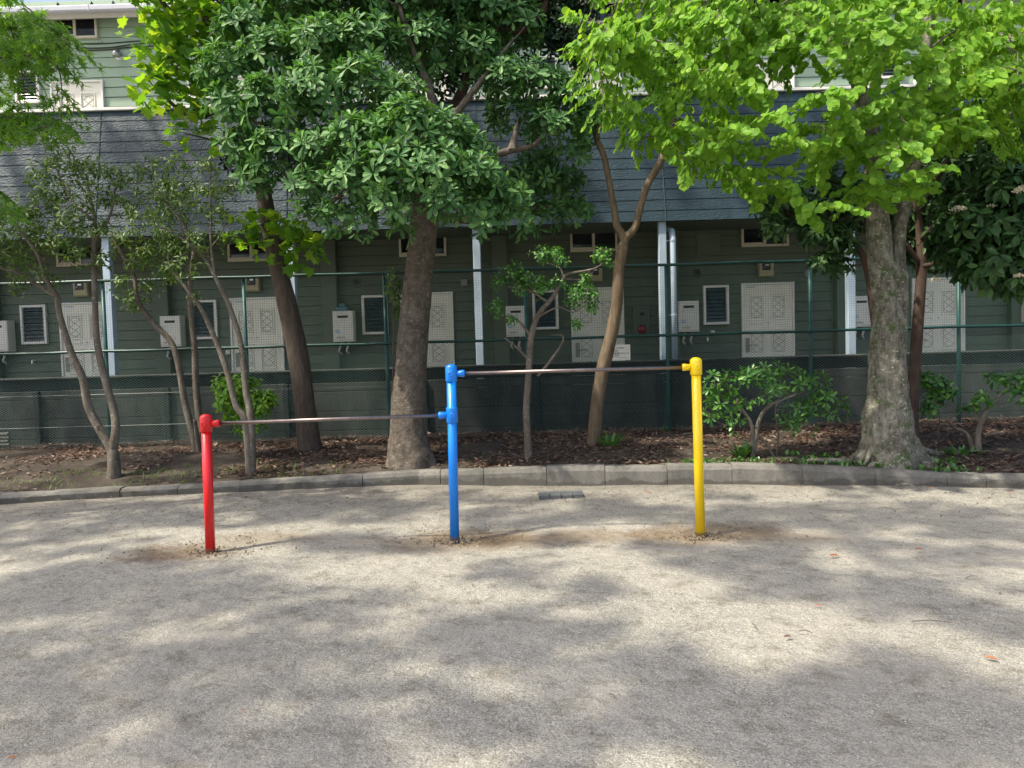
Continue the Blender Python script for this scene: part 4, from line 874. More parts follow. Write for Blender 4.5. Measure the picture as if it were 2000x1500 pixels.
for l, r0 in (([(1700, 860, 8.4), (1675, 885, 8.35), (1640, 892, 8.35), (1590, 896, 8.4), (1550, 900, 8.42)], .05), ([(1730, 870, 8.3), (1725, 895, 8.22), (1705, 912, 8.18), (1695, 925, 8.16)], .05), ([(1765, 860, 8.35), (1795, 890, 8.28), (1812, 905, 8.2), (1818, 925, 8.16)], .06),
              ([(1690, 870, 8.5), (1665, 890, 8.5), (1640, 899, 8.5), (1615, 903, 8.5)], .035), ([(1780, 870, 8.6), (1830, 885, 8.7), (1900, 890, 8.7), (1960, 893, 8.75)], .035), ([(1700, 880, 8.3), (1690, 898, 8.25), (1670, 906, 8.25)], .025)):
    pts = px3(l)
    for i in range(1, len(pts)): pts[i].z = z_s(pts[i].x, pts[i].y)+(.015 if i < len(pts)-1 else -.03)
    noisy_tube(s8.mb, pts, [r0*1.3, r0, r0*.7, r0*.4], 10, .12, 9, 5, seed=l[0][0])
def sprays(sk, leafmb, tips, T, lsize, gap=.05, tw_gap=.11, tw_len=.34, rb=.012, droop=.25, nmix=.55, start=.2, perp=1.0):
    """long arching branches, side twigs in a flat fan, leaves in two rows along each twig"""
    LP, LD, LN = [], [], []
    for tip in tips:
        t = np.array(W(*tip[:3])); arr = np.array(sk.P); dz = t[2]-arr[:, 2]; d = np.linalg.norm(arr-t, axis=1); c = d+np.where(dz < .1, 0, .9*np.abs(dz-.1)); i = int(np.argmin(c+.35*np.abs(d-1.2)*(d < 1.2)))
        a = Vector(arr[i]); b = Vector(t); L = (b-a).length; up = Vector((0, 0, 1))*L*.16+Vector(rvec(1)[0])*L*.05
        q = cat_rom([a, a.lerp(b, .3)+up*.8, a.lerp(b, .65)+up*.8, b], 6); m = len(q)
        sk.mb.tube(q, list(np.linspace(min(rb*(.7+L*.4), sk.Rr[i]*.6), .0025, m)), 5, caps=False)
        for j in range(m): 
            if j % 4 == 0 and j > 3: sk.P.append(tuple(q[j])); sk.Rr.append(.012)
        seg = [0]
        for j in range(1, m): seg.append(seg[-1]+(q[j]-q[j-1]).length)
        s_ = seg[-1]*start; sd_ = 1
        while s_ < seg[-1]:
            j = min(int(np.searchsorted(seg, s_)), m-1); f = q[j]; dr = (q[j]-q[max(j-1, 0)]).normalized(); side = dr.cross(Vector((0, 0, 1))).normalized()*sd_
            rem = 1-s_/seg[-1]; tl = tw_len*(.35+.65*min(1, rem*2.2))*random.uniform(.6, 1.15)
            dv = (side*perp+dr*random.uniform(.5, 1.1)+Vector((0, 0, random.uniform(-.35, .25)))).normalized()
            e = f+dv*tl+Vector((0, 0, -droop*tl)); mid = f+dv*tl*.5+Vector((0, 0, -.02*tl)); sk.mb.tube([f, mid, e], [.003, .0022, .0012], 3, caps=False)
            n_ = max(2, int(tl/gap))
            for w in range(n_):
                u_ = (w+.5)/n_; pp = f.lerp(mid, u_*2) if u_ < .5 else mid.lerp(e, u_*2-1); tang = (e-f).normalized(); sv = tang.cross(Vector((0, 0, 1))).normalized()
                for z_ in (-1, 1): LP.append(pp); LD.append(sv*z_*.55+tang*.45+Vector((0, 0, -.75))); LN.append(Vector((0, 0, 1)))
            LP.append(e); LD.append((e-f).normalized()); LN.append(Vector((0, 0, 1)))
            s_ += tw_gap*random.uniform(.6, 1.3); sd_ = -sd_
    LP, LD, LN = (np.array([tuple(v) for v in q_]) for q_ in (LP, LD, LN)); n = len(LP)
    LD = LD+rng.normal(0, .3, LD.shape); cen = np.array([sk.P[0][0], sk.P[0][1], 0]); ou = LP-cen; ou[:, 2] = 0; ou = nrm(ou)
    LN = LN*(1-nmix*.6)+rng.normal(0, .32, LN.shape)+ou*nmix*1.1
    place(leafmb, T, LP+rng.normal(0, .008, LP.shape), LD, LN, lsize*rng.uniform(.65, 1.15, n)); return n
edge = [(1120, 85), (1130, 40), (1150, 130), (1180, 175), (1180, 235), (1230, 260), (1270, 275), (1190, 100), (1290, 150), (1340, 330), (1365, 320), (1400, 345), (1440, 365), (1470, 385), (1400, 290), (1350, 250), (1300, 215),
        (1500, 330), (1540, 390), (1590, 425), (1620, 400), (1650, 390), (1700, 385), (1760, 370), (1800, 365), (1845, 320), (1840, 285), (1790, 300), (1880, 260), (1920, 220), (1985, 175), (2040, 160), (1990, 100), (2060, 60), (1930, 240), (1850, 225)]
tips = [(x, y, random.uniform(7.0, 8.6)) for x, y in edge]
for i in range(215): x = random.uniform(1180, 2080); y = random.uniform(-120, 1)*1.0 if i % 4 == 0 else random.uniform(0, 300); \
    tips.append((x, y if x > 1300 or y < 160 else y*.6, random.uniform(6.9, 9.8)))
for (x, y) in ((1480, 285), (1560, 275), (1640, 290), (1600, 330), (1680, 310), (1740, 300), (1520, 225), (1600, 180), (1450, 200), (1780, 200), (1700, 150), (1900, 150), (1860, 100), (1950, 60), (1720, 230), (1660, 240), (1760, 260), (1690, 340), (1640, 200), (1580, 120), (1500, 90), (1420, 130), (1340, 60), (1250, 40), (1400, 40), (1600, 40), (1700, 60), (1800, 40), (1900, 30), (1280, 190), (1350, 180), (1820, 150), (1750, 110)): tips.append((x, y, random.uniform(6.7, 7.8)))
cm = MB(); nl = sprays(s8, cm, tips, T_DISC, .074, gap=.038, tw_gap=.062, tw_len=.36, nmix=.9, start=.22)
print('round leaves', nl)
s8.mb.build('trunk', M['b_moss'], t8, smooth=True); cm.build('crown', M['l_kat'], t8)

# ---- evergreen with broad dark leaves and cream flower heads, right ------------------------------
Y9 = 9.5; b9 = W(1781, 862, Y9); t9 = tree('flowering_evergreen_tree', 'dark broad-leaved evergreen with slim reddish trunk and cream flower heads, behind the mossy trunk', 'tree', b9)
s9 = Skel(); s9.limb(px3([(1780, 880, Y9), (1781, 800, Y9), (1788, 700, Y9), (1795, 600, Y9), (1800, 520, Y9), (1795, 430, Y9), (1780, 330, Y9)]), [.085, .075, .07, .065, .06, .05, .04], 10, 5, .5)
s9.limb(px3([(1715, 690, 9.2), (1705, 600, 9.2), (1695, 530, 9.2), (1680, 490, 9.2), (1650, 450, 9.2)]), [.05, .05, .045, .04, .02], 8, 4)
s9.limb(px3([(1800, 520, Y9), (1760, 470, 9.4), (1680, 430, 9.4), (1600, 430, 9.4), (1540, 420, 9.4)]), [.03, .028, .02, .012], 7, 4); s9.limb(px3([(1798, 470, Y9), (1850, 420, 9.0), (1920, 400, 8.6), (1990, 380, 8.4)]), [.035, .03, .02, .012], 7, 4)
s9.limb(px3([(1795, 420, Y9), (1860, 300, 9.2), (1940, 250, 9), (2020, 180, 9)]), [.035, .03, .02, .012], 7, 4); s9.limb(px3([(1800, 520, Y9), (1860, 510, 9), (1930, 510, 8.6), (2000, 500, 8.4)]), [.03, .025, .018, .01], 7, 4)
CL9 = [(1540, 400, 48, 9.4), (1600, 410, 55, 9.5), (1660, 420, 45, 9.6), (1520, 440, 28, 9.3), (1590, 460, 34, 9.3), (1640, 480, 34, 9.3), (1600, 515, 24, 9.2), (1640, 520, 20, 9.3), (1500, 400, 26, 9.4), (1680, 380, 50, 9.7), (1620, 350, 45, 9.7),
       (1780, 420, 50, 9.8), (1830, 330, 55, 9.7), (1850, 430, 58, 9.5), (1860, 250, 55, 9.7), (1930, 270, 60, 9.4), (1990, 230, 60, 9.4), (1810, 500, 36, 9.7), (2030, 330, 70, 9.2), (1800, 480, 40, 9.8), (1900, 340, 60, 9.2), (1870, 390, 45, 9.0)]
C, A = clumps_pts(CL9, 46, .3); CLn = [(1900, 430, 52, 8.3), (1960, 400, 56, 8.2), (1940, 480, 56, 8.2), (1990, 500, 55, 8.1), (1880, 500, 40, 8.4), (1920, 540, 34, 8.3), (1960, 345, 44, 8.3), (2030, 440, 60, 8.1), (2000, 555, 30, 8.1), (1860, 460, 36, 8.6), (1960, 545, 28, 8.2)]
C2, A2 = clumps_pts(CLn, 46, .25)
s9.grow(np.concatenate([C, C2])[rng.random(len(C)+len(C2)) < .35], .003, rmax=.012); s9.mb.build('trunk', M['b_red'], t9, smooth=True)
cm = MB(); rosettes(cm, C, A, .15, T_LAN, n=7, el=(-35, 45), drop=.35); rosettes(cm, C2, A2+np.array([0, 0, .4]), .17, T_WIDE, n=6, el=(-40, 35), drop=.3); cm.build('crown', M['l_big'], t9)
for (x, y, Y, r_) in ((1925, 82, 7.9, .10), (1970, 72, 7.9, .10), (1872, 410, 8.1, .075), (1998, 372, 7.8, .09), (1825, 548, 8.3, .06), (1990, 540, 7.9, .05), (1935, 405, 8.1, .05), (1900, 95, 8.0, .07)):
    c = np.array(W(x, y, Y)); n = int(260*(r_/.09)**2); d = rvec(n); d[:, 2] = np.abs(d[:, 2])*.55; fm = MB(); place(fm, T_OVAL, c+d*r_*rng.uniform(.7, 1, (n, 1)), rvec(n), d+rvec(n)*.5, rng.uniform(.014, .024, n)); fm.build('flower_head', M['petal'], t9)

# ---- feathery maple reaching in from the top left ------------------------------------------------
bj = Vector((-6.6, 6.9, 0)); tj = thing('feathery_maple_tree', 'fine-leaved green maple whose branches reach in from the top left corner', 'tree', (bj.x, bj.y, 0))
sj = Skel(); sj.limb([(-6.6, 6.9, -.1), (-6.55, 6.9, 1.2), (-6.4, 7, 2.3), (-6.0, 7.1, 3.2), (-5.6, 7.2, 4.4)], [.14, .11, .1, .08, .05], 10, 4, .45)
sj.limb([(-6.4, 7, 2.3), (-5.8, 7.2, 3.0), (-5.2, 7.3, 3.3)], [.06, .04, .02], 7, 4); sj.limb([(-6.0, 7.1, 3.2), (-5.4, 7.0, 3.9), (-4.9, 7.0, 4.3)], [.05, .035, .02], 7, 4)
tips = [(x, y, random.uniform(6.6, 7.6)) for x, y in ((40, 30), (70, 50), (100, 75), (135, 95), (130, 120), (110, 140), (80, 120), (50, 110), (20, 125), (60, 70), (20, 60), (0, 30), (90, 100), (30, 90), (120, 262), (90, 255), (50, 240), (20, 235), (0, 262), (60, 262), (-10, 200), (5, 410), (-20, 430), (-40, 60), (-60, 130), (-60, 220), (10, 0), (-30, -30), (100, 130), (70, 135), (145, 108))]
tips += [(random.uniform(-420, -60), random.uniform(-150, 260), random.uniform(6, 8)) for _ in range(26)]
tips += [(random.uniform(-60, 115), random.uniform(25, 130), random.uniform(6.6, 7.8)) for _ in range(26)]+[(random.uniform(-60, 90), random.uniform(215, 262), random.uniform(6.6, 7.6)) for _ in range(10)]
cm = MB(); sprays(sj, cm, tips, T_JAP, .088, gap=.038, tw_gap=.05, tw_len=.28, rb=.01, nmix=.5, start=.3); sj.mb.build('trunk', M['b_brown'], tj, smooth=True); cm.build('crown', M['l_jap'], tj)

# ---- slim multi-stemmed trees on the left --------------------------------------------------------
def slim(label, base, limbs, cl, dens, lsize, T=T_LAN, mat='l_oli', bark='b_smooth', n=5, frac=.9, name='slim_tree', rmax=.008, el=(-30, 50)):
    t = tree(name, label, 'tree' if name != 'shrub' else 'shrub', base); s = Skel()
    for l, r_ in limbs:
        q = px3(l); zz = z_s(q[0].x, q[0].y)
        if q[0].z < zz+.22: q = [Vector((q[0].x, q[0].y, zz-.15))]+q[1:]; q[1].z = max(q[1].z, zz+.03) 
        s.limb(q, r_, 9, 5, .45)
    C, A = clumps_pts(cl, dens*(1.4 if mat == 'l_oli' else 1), .45); C[rng.random(len(C)) < .35] += 0; s.grow(C[rng.random(len(C)) < frac], .0022, rmax=rmax, bend=.22)
    s.mb.build('trunk', M[bark], t, smooth=True); c_ = MB(); rosettes(c_, C, A, lsize, T, n=n, el=el, drop=.25); c_.build('crown', M[mat], t); return t
Y = 9.1
slim('slim forked grey tree at far left with sparse olive leaves', W(222, 920, Y),
     [([(222, 930, Y), (222, 890, Y), (212, 868, Y), (175, 800, Y), (162, 740, Y), (140, 690, Y), (118, 620, Y), (112, 580, Y)], [.085, .07, .052, .048, .045, .04, .035, .032]),
      ([(112, 580, Y), (90, 545, 9.0), (75, 500, 8.9), (40, 450, 8.8), (10, 400, 8.7)], [.03, .025, .02, .012]), ([(112, 580, Y), (70, 555, 9.1), (30, 530, 9.1), (0, 522, 9.1), (-60, 480, 9.1)], [.026, .022, .018, .012]),
      ([(220, 880, Y), (226, 840, Y), (222, 800, 9.15), (205, 740, 9.15), (190, 670, 9.15), (186, 600, 9.15), (183, 500, 9.15), (185, 430, 9.1), (170, 360, 9.1)], [.055, .048, .045, .042, .038, .034, .03, .022, .014]),
      ([(186, 470, Y), (215, 420, 9.1), (225, 370, 9.1)], [.02, .014, .008]), ([(180, 430, Y), (140, 390, 9.0), (110, 330, 9)], [.018, .012, .007]), ([(200, 860, Y), (190, 830, 9.05), (205, 860, 9.1)], [.02, .015, .01])],
     [(60, 470, 42, 9.0), (110, 480, 34, 8.9), (20, 500, 40, 9.0), (150, 500, 28, 9.0), (90, 540, 22, 9.0), (30, 560, 18, 9.0), (140, 440, 36, 9.0), (60, 420, 38, 8.9), (110, 390, 38, 9.1), (190, 400, 36, 9.1), (170, 340, 40, 9.1), (120, 320, 38, 9.1), (230, 350, 34, 9.2), (200, 450, 25, 9.1), (10, 430, 36, 8.9), (80, 350, 26, 9), (210, 510, 22, 9.1), (-40, 480, 50, 9)], 50, .085)
Y = 10.3
slim('pair of slim leaning stems with small olive leaves left of the red post', W(388, 892, Y),
     [([(385, 900, Y), (380, 860, Y), (362, 790, Y), (350, 720, Y), (335, 670, Y), (300, 630, Y), (270, 590, 10.2), (262, 540, 10.2), (240, 500, 10.1), (215, 455, 10.1)], [.06, .05, .045, .042, .04, .035, .03, .025, .02, .012]),
      ([(392, 900, Y), (392, 850, 10.32), (383, 760, 10.35), (380, 680, 10.35), (372, 600, 10.35), (372, 540, 10.35), (378, 480, 10.3), (350, 420, 10.3)], [.055, .05, .046, .04, .035, .03, .025, .015]),
      ([(392, 890, Y), (385, 850, 10.2), (380, 820, 10.15)], [.035, .03, .022])],
     [(260, 590, 24, 10.2), (240, 560, 24, 10.2), (290, 560, 22, 10.2), (250, 470, 32, 10.1), (300, 500, 30, 10.2), (330, 470, 32, 10.2), (280, 430, 32, 10.2), (350, 420, 34, 10.3), (330, 540, 22, 10.2), (270, 520, 24, 10.2), (330, 380, 30, 10.3)], 42, .085)
Y = 9.0
slim('slim two-stemmed tree just right of the red post with thin airy crown', W(488, 915, Y),
     [([(490, 925, Y), (486, 880, Y), (478, 820, Y), (460, 790, Y), (442, 720, Y), (415, 650, Y), (385, 590, 8.9), (345, 540, 8.9), (330, 510, 8.9), (330, 480, 8.9)], [.06, .05, .04, .036, .034, .03, .024, .018, .014, .01]),
      ([(490, 900, Y), (490, 820, 9.02), (480, 760, 9.05), (472, 680, 9.05), (452, 610, 9.05), (425, 550, 9.0), (395, 500, 9.0), (360, 470, 8.9), (310, 440, 8.9)], [.05, .045, .04, .034, .03, .024, .018, .012, .008]),
      ([(420, 545, 9), (412, 480, 9), (412, 420, 9), (410, 330, 9)], [.016, .014, .011, .007]), ([(360, 470, 8.95), (345, 420, 9), (300, 370, 9), (290, 320, 9)], [.014, .01, .008, .005]), ([(395, 500, 9), (430, 460, 9), (445, 420, 9)], [.01, .008, .005])],
     [(340, 480, 28, 8.9), (370, 520, 28, 8.9), (320, 440, 30, 8.9), (390, 470, 32, 9), (300, 390, 34, 9), (350, 370, 36, 9), (400, 380, 34, 9), (420, 420, 30, 9), (300, 330, 26, 9), (350, 320, 24, 9), (410, 330, 26, 9), (440, 470, 18, 9), (380, 580, 14, 8.9), (270, 350, 26, 9), (250, 400, 22, 9), (330, 530, 22, 8.9), (440, 370, 26, 9.1)], 42, .08)
# bright shrub behind the slim stems
Y = 9.9
slim('small shrub with bright yellow-green leaves behind the slim stems right of the red post', W(478, 880, Y), [([(478, 885, Y), (480, 840, Y), (470, 780, Y), (455, 750, Y)], [.02, .015, .012, .006]), ([(480, 860, Y), (500, 800, Y), (515, 785, Y)], [.012, .009, .006])],
     [(450, 760, 28, 9.8), (480, 750, 18, 9.8), (445, 785, 18, 9.8), (505, 790, 26, 9.8), (525, 775, 14, 9.8), (495, 810, 24, 9.8), (460, 820, 16, 9.8), (490, 840, 16, 9.7), (470, 780, 20, 9.9)], 110, .10, T_WIDE, 'l_bright', 'twig', 6, .5, 'shrub')
# small twisty tree, middle
Y = 9.2
slim('small twisty bare-limbed tree with sparse glossy leaves between blue and yellow posts', W(1032, 895, Y),
     [([(1033, 905, Y), (1031, 860, Y), (1028, 800, Y), (1032, 740, Y), (1036, 670, Y), (1042, 640, Y), (1055, 610, 9.15), (1080, 580, 9.1), (1100, 545, 9.1), (1110, 535, 9.1), (1160, 525, 9.1), (1185, 508, 9.1)], [.055, .045, .042, .04, .04, .036, .032, .026, .02, .016, .012, .006]),
      ([(1050, 735, Y), (1075, 705, 9.15), (1098, 670, 9.15), (1097, 655, 9.15), (1075, 655, 9.1)], [.02, .016, .012, .008, .004]), ([(1030, 700, Y), (1005, 675, 9.15), (985, 660, 9.1)], [.016, .012, .007]), ([(1036, 655, Y), (1010, 625, 9.2), (975, 615, 9.2)], [.016, .012, .006]),
      ([(1070, 590, 9.1), (1030, 565, 9.1), (990, 560, 9.1)], [.016, .011, .006]), ([(1100, 545, 9.1), (1095, 525, 9.1), (1075, 515, 9.1), (1050, 505, 9.1)], [.014, .01, .008, .005]), ([(1040, 568, 9.1), (1025, 540, 9.1), (1010, 530, 9.1)], [.01, .007, .004]),
      ([(1050, 620, 9.1), (1090, 600, 9.1), (1120, 610, 9.1), (1150, 590, 9.1)], [.014, .009, .006, .003]), ([(1105, 545, 9.1), (1140, 545, 9.1), (1160, 530, 9.1)], [.008, .006, .003])],
     [(1060, 500, 18, 9.1), (1085, 495, 16, 9.1), (1100, 510, 12, 9.1), (1000, 535, 20, 9.1), (1025, 545, 16, 9.1), (975, 550, 14, 9.1), (1060, 560, 20, 9.1), (1090, 555, 14, 9.1), (970, 600, 16, 9.1), (1130, 570, 22, 9.1), (1150, 580, 18, 9.1), (1120, 590, 14, 9.1), (1175, 500, 16, 9.1), (1185, 510, 12, 9.1), (1125, 635, 12, 9.1), (1140, 545, 12, 9.1), (1000, 625, 10, 9.2), (1020, 560, 16, 9.1), (1155, 600, 12, 9.1)], 190, .055, T_OVAL, 'l_shr', 'b_smooth', 5, .5, 'small_tree', .005)
# forked tan tree
Y = 9.9; b7 = W(1160, 876, Y); t7 = tree('forked_tree', 'smooth tan-barked tree forking into two bare limbs, behind the upper bar', 'tree', b7); s7 = Skel()
noisy_tube(s7.mb, px3([(1157, 890, Y), (1161, 850, Y), (1168, 780, Y), (1178, 720, Y), (1195, 650, Y), (1205, 590, Y), (1208, 530, Y), (1216, 480, Y)]), [pxm(v, Y) for v in (14, 13, 13, 13, 12, 11, 11, 11)], 12, .05, 5, 6, seed=7)
noisy_tube(s7.mb, px3([(1215, 495, Y), (1218, 465, Y), (1205, 440, Y), (1198, 400, Y), (1187, 340, Y), (1178, 300, Y), (1166, 270, Y), (1172, 230, Y)]), [pxm(v, Y) for v in (10, 8, 7, 6, 6, 6, 6, 4)], 10, .06, 6, 6, seed=8)
noisy_tube(s7.mb, px3([(1214, 495, Y), (1222, 465, Y), (1240, 445, Y), (1252, 400, Y), (1265, 360, Y), (1288, 320, Y), (1300, 290, Y), (1315, 230, Y), (1320, 160, Y)]), [pxm(v, Y) for v in (10, 8, 7, 7, 7, 7, 6, 5, 4)], 10, .06, 6, 6, seed=6)
for l in ([(1172, 230, Y), (1180, 190, Y), (1175, 150, Y)], [(1315, 230, Y), (1325, 160, Y), (1310, 100, Y)]): s7.limb(px3(l), [.03, .022, .012], 6, 4)
C, A = clumps_pts([(1180, 200, 26, 9.9), (1310, 190, 40, 9.9), (1290, 130, 50, 9.9), (1340, 120, 50, 10)], 70, .4); s7.grow(C[rng.random(len(C)) < .4], .003)
s7.mb.build('trunk', M['b_tan'], t7, smooth=True); cm = MB(); rosettes(cm, C, A, .08, T_OVAL, n=6, el=(-30, 50)); cm.build('crown', M['l_jap'], t7)

# shrubs on the right
Y = 8.7
slim('spreading grey-stemmed shrub with paddle-shaped glossy leaves right of the yellow post', W(1468, 895, Y),
     [([(1468, 905, Y), (1470, 870, Y), (1468, 830, Y), (1450, 800, Y), (1440, 780, 8.6)], [.03, .026, .022, .018, .01]), ([(1468, 870, Y), (1480, 830, Y), (1500, 795, Y), (1530, 780, Y), (1570, 765, 8.7)], [.026, .024, .02, .014, .006]), ([(1500, 795, Y), (1505, 770, Y), (1525, 740, Y)], [.012, .009, .005]),
      ([(1455, 805, Y), (1420, 790, Y), (1400, 760, Y), (1395, 745, Y)], [.012, .01, .008, .004]), ([(1515, 880, 8.9), (1520, 850, 8.9), (1515, 800, 8.9), (1530, 760, 8.9)], [.014, .01, .008, .004]), ([(1450, 800, Y), (1430, 830, Y), (1395, 820, Y), (1390, 800, Y)], [.009, .007, .006, .003]), ([(1520, 890, 8.8), (1500, 870, 8.8), (1480, 850, 8.8)], [.016, .012, .008])],
     [(1400, 750, 22, 8.6), (1430, 740, 18, 8.7), (1465, 735, 24, 8.7), (1500, 735, 24, 8.7), (1540, 735, 20, 8.8), (1570, 755, 24, 8.7), (1600, 745, 16, 8.8), (1610, 775, 20, 8.7), (1640, 800, 16, 8.7), (1620, 800, 14, 8.7), (1590, 790, 20, 8.8), (1560, 800, 18, 8.8), (1470, 765, 22, 8.6), (1510, 760, 20, 8.7), (1430, 780, 18, 8.6), (1400, 790, 20, 8.6), (1440, 810, 14, 8.6), (1440, 830, 12, 8.5), (1580, 820, 20, 8.8), (1540, 830, 20, 8.9), (1385, 770, 14, 8.6), (1390, 810, 14, 8.6), (1415, 765, 14, 8.6)], 50, .095, T_OBO, 'l_shr', 'b_smooth', 7, .8, 'shrub', .006, (0, 60))
Y = 8.8
slim('bare twiggy stump shrub with few leaves at far right', W(1910, 882, Y), [([(1912, 890, Y), (1910, 850, Y), (1922, 810, Y), (1945, 780, Y), (1965, 765, Y)], [.045, .035, .022, .014, .007]), ([(1905, 885, Y), (1890, 850, Y), (1865, 835, Y), (1848, 810, Y)], [.03, .022, .014, .008]), ([(1925, 800, Y), (1950, 795, Y), (1975, 790, Y)], [.01, .007, .004])],
     [(1920, 780, 14, 8.8), (1985, 770, 20, 8.8), (1950, 745, 18, 8.9), (1885, 800, 10, 8.8), (1990, 740, 14, 8.8), (1900, 790, 10, 8.8)], 90, .09, T_OVAL, 'l_shr', 'b_smooth', 5, .5, 'shrub', .005)
slim('low leafy seedling between the mossy trunk and the right fence post', W(1830, 850, 9.6), [([(1830, 860, 9.6), (1835, 820, 9.6), (1830, 780, 9.6)], [.01, .008, .004])], [(1810, 740, 14, 9.6), (1835, 750, 18, 9.6), (1825, 780, 16, 9.6), (1850, 770, 14, 9.6), (1815, 800, 12, 9.6)], 120, .085, T_OVAL, 'l_shr', 'twig', 5, .6, 'shrub', .005)
slim('thin pale climbing sapling against the fence left of the thick trunk', W(762, 850, 10.7), [([(765, 860, 10.75), (768, 700, 10.75), (770, 620, 10.75), (772, 560, 10.75)], [.012, .01, .008, .005])], [(770, 560, 18, 10.7), (780, 590, 18, 10.7), (765, 535, 12, 10.7), (775, 610, 14, 10.7)], 60, .08, T_WIDE, 'l_oli', 'twig', 5, .6, 'sapling', .004)

# ---- ground plants and litter -------------------------------------------------------------------
def blades(name, label, cat, px_, py_, n, spread, h, mat='grass', kind=None, broad=False):
    c = G(px_, py_, .2)
    for _ in range(3): c = G(px_, py_, z_s(c.x, c.y) if c.y > kerb_y(c.x)+.1 else 0)
    mb = MB(); a = rng.uniform(0, 6.28, n); r_ = spread*np.sqrt(rng.random(n)); P = np.stack([c.x+r_*np.cos(a), c.y+r_*np.sin(a)*.6, np.full(n, c.z-.01)], 1)
    lean = rng.uniform(.1, .9, n); D = np.stack([np.cos(a)*lean, np.sin(a)*lean, np.ones(n)], 1); T = T_LAN if broad else leaf_t([(.4, .03), (.8, .022), (1, 0)], .2, .25)
    place(mb, T, P, D, np.stack([np.cos(a), np.sin(a), -np.ones(n)*.2], 1)*-1, rng.uniform(.5, 1, n)*h); o = mb.build(name, M[mat], loc=c); tag(o, label, cat); return o
blades('grass_tuft', 'green grass tuft at the foot of the forked tan tree', 'grass tuft', 1192, 872, 110, .12, .22, 'l_shr')
blades('weed', 'small leafy weed against the kerb below the slim forked tree', 'weed', 292, 935, 60, .12, .15, 'l_bright', broad=True)
blades('weed', 'small leafy weed in the dirt left of the thick trunk', 'weed', 655, 915, 22, .06, .12, 'l_shr', broad=True)
blades('weed', 'tiny weed at the left foot of the thick trunk', 'weed', 762, 912, 18, .05, .11, 'l_shr', broad=True)
blades('weed', 'tall narrow weed beside the shrub right of the yellow post', 'weed', 1450, 893, 34, .06, .22, 'l_shr', broad=True)
blades('weed', 'green weed between the roots of the mossy trunk', 'weed', 1745, 900, 30, .06, .18, 'l_shr', broad=True)
blades('weed', 'small light green sprout beside the fence foot behind the yellow post', 'weed', 1300, 842, 20, .10, .12, 'l_shr', broad=True)
blades('weed', 'weed by the stump shrub at far right', 'weed', 1880, 888, 60, .2, .13, 'l_shr', broad=True)
def cover(name, label, cat, polyx, dens, fn_, sizes, T, mat, flat=True, pclump=None):
    mb = MB(); n = dens; X = rng.uniform(polyx[0], polyx[1], n); k0 = np.array([float(kerb_y(x)) for x in X])+.14; Yv = k0+(polyx[3]-k0)*rng.random(n)**1.0*polyx[2]+0
    keep = np.array([fn_(x, y) for x, y in zip(X, Yv)]); X, Yv = X[keep], Yv[keep]; n = len(X)
    Z = np.array([z_s(x, y) for x, y in zip(X, Yv)]); P = np.stack([X, Yv, Z+rng.uniform(.004, .035, n)], 1); a = rng.uniform(0, 6.28, n)
    if flat: D = np.stack([np.cos(a), np.sin(a), rng.normal(0, .25, n)], 1); N = np.array([0, 0, 1])+rng.normal(0, .35, (n, 3))
    else: l = rng.uniform(.2, 1.0, n); D = np.stack([np.cos(a)*l, np.sin(a)*l, np.ones(n)], 1); N = np.stack([-np.cos(a), -np.sin(a), np.full(n, .3)], 1); P[:, 2] = Z-.005
    place(mb, T, P, D, N, rng.uniform(*sizes, n)); o = mb.build(name, M[mat]); tag(o, label, cat, kind='stuff'); return o
def fl(x, y):
    d = .70+1.4*noise.noise(Vector((x*1.1, y*1.4, 8)))+.35*(y-kerb_y(x))/2.4-.25; d -= .35*(x < -3.2); return random.random() < d
cover('leaf_litter', 'reddish brown fallen leaves covering the soil under the trees', 'leaf litter', (-8, 8, 1.0, 11.6), 42000, fl, (.035, .08), T_LIT, 'litter')
def fg(x, y): return random.random() < (1.3*noise.noise(Vector((x*2.2, y*3.0, 2)))+.25)*(1.0 if x < -2.0 else .12)
cover('short_grass', 'short patchy grass and weeds along the kerb', 'grass', (-8, 2.6, .55, 10.2), 5200, fg, (.03, .085), leaf_t([(.4, .05), (.8, .035), (1, 0)], .2, .25), 'grass', False)
x0, x1 = G(1330, 900, .2).x, G(1560, 900, .2).x
cover('ground_cover', 'low bright green ground cover behind the kerb right of the yellow post', 'ground cover', (x0, x1, .10, 11), 700, lambda x, y: random.random() < .6+1.2*noise.noise(Vector((x*4, y*5, 3))), (.025, .055), T_OVAL, 'l_shr', False)
x0, x1 = G(1560, 900, .2).x, G(1900, 900, .2).x
cover('ground_cover', 'sparse green weeds round the roots of the mossy trunk', 'ground cover', (x0, x1, .22, 11), 700, lambda x, y: random.random() < .5+noise.noise(Vector((x*4, y*4, 1))), (.03, .08), T_OVAL, 'l_shr', False)
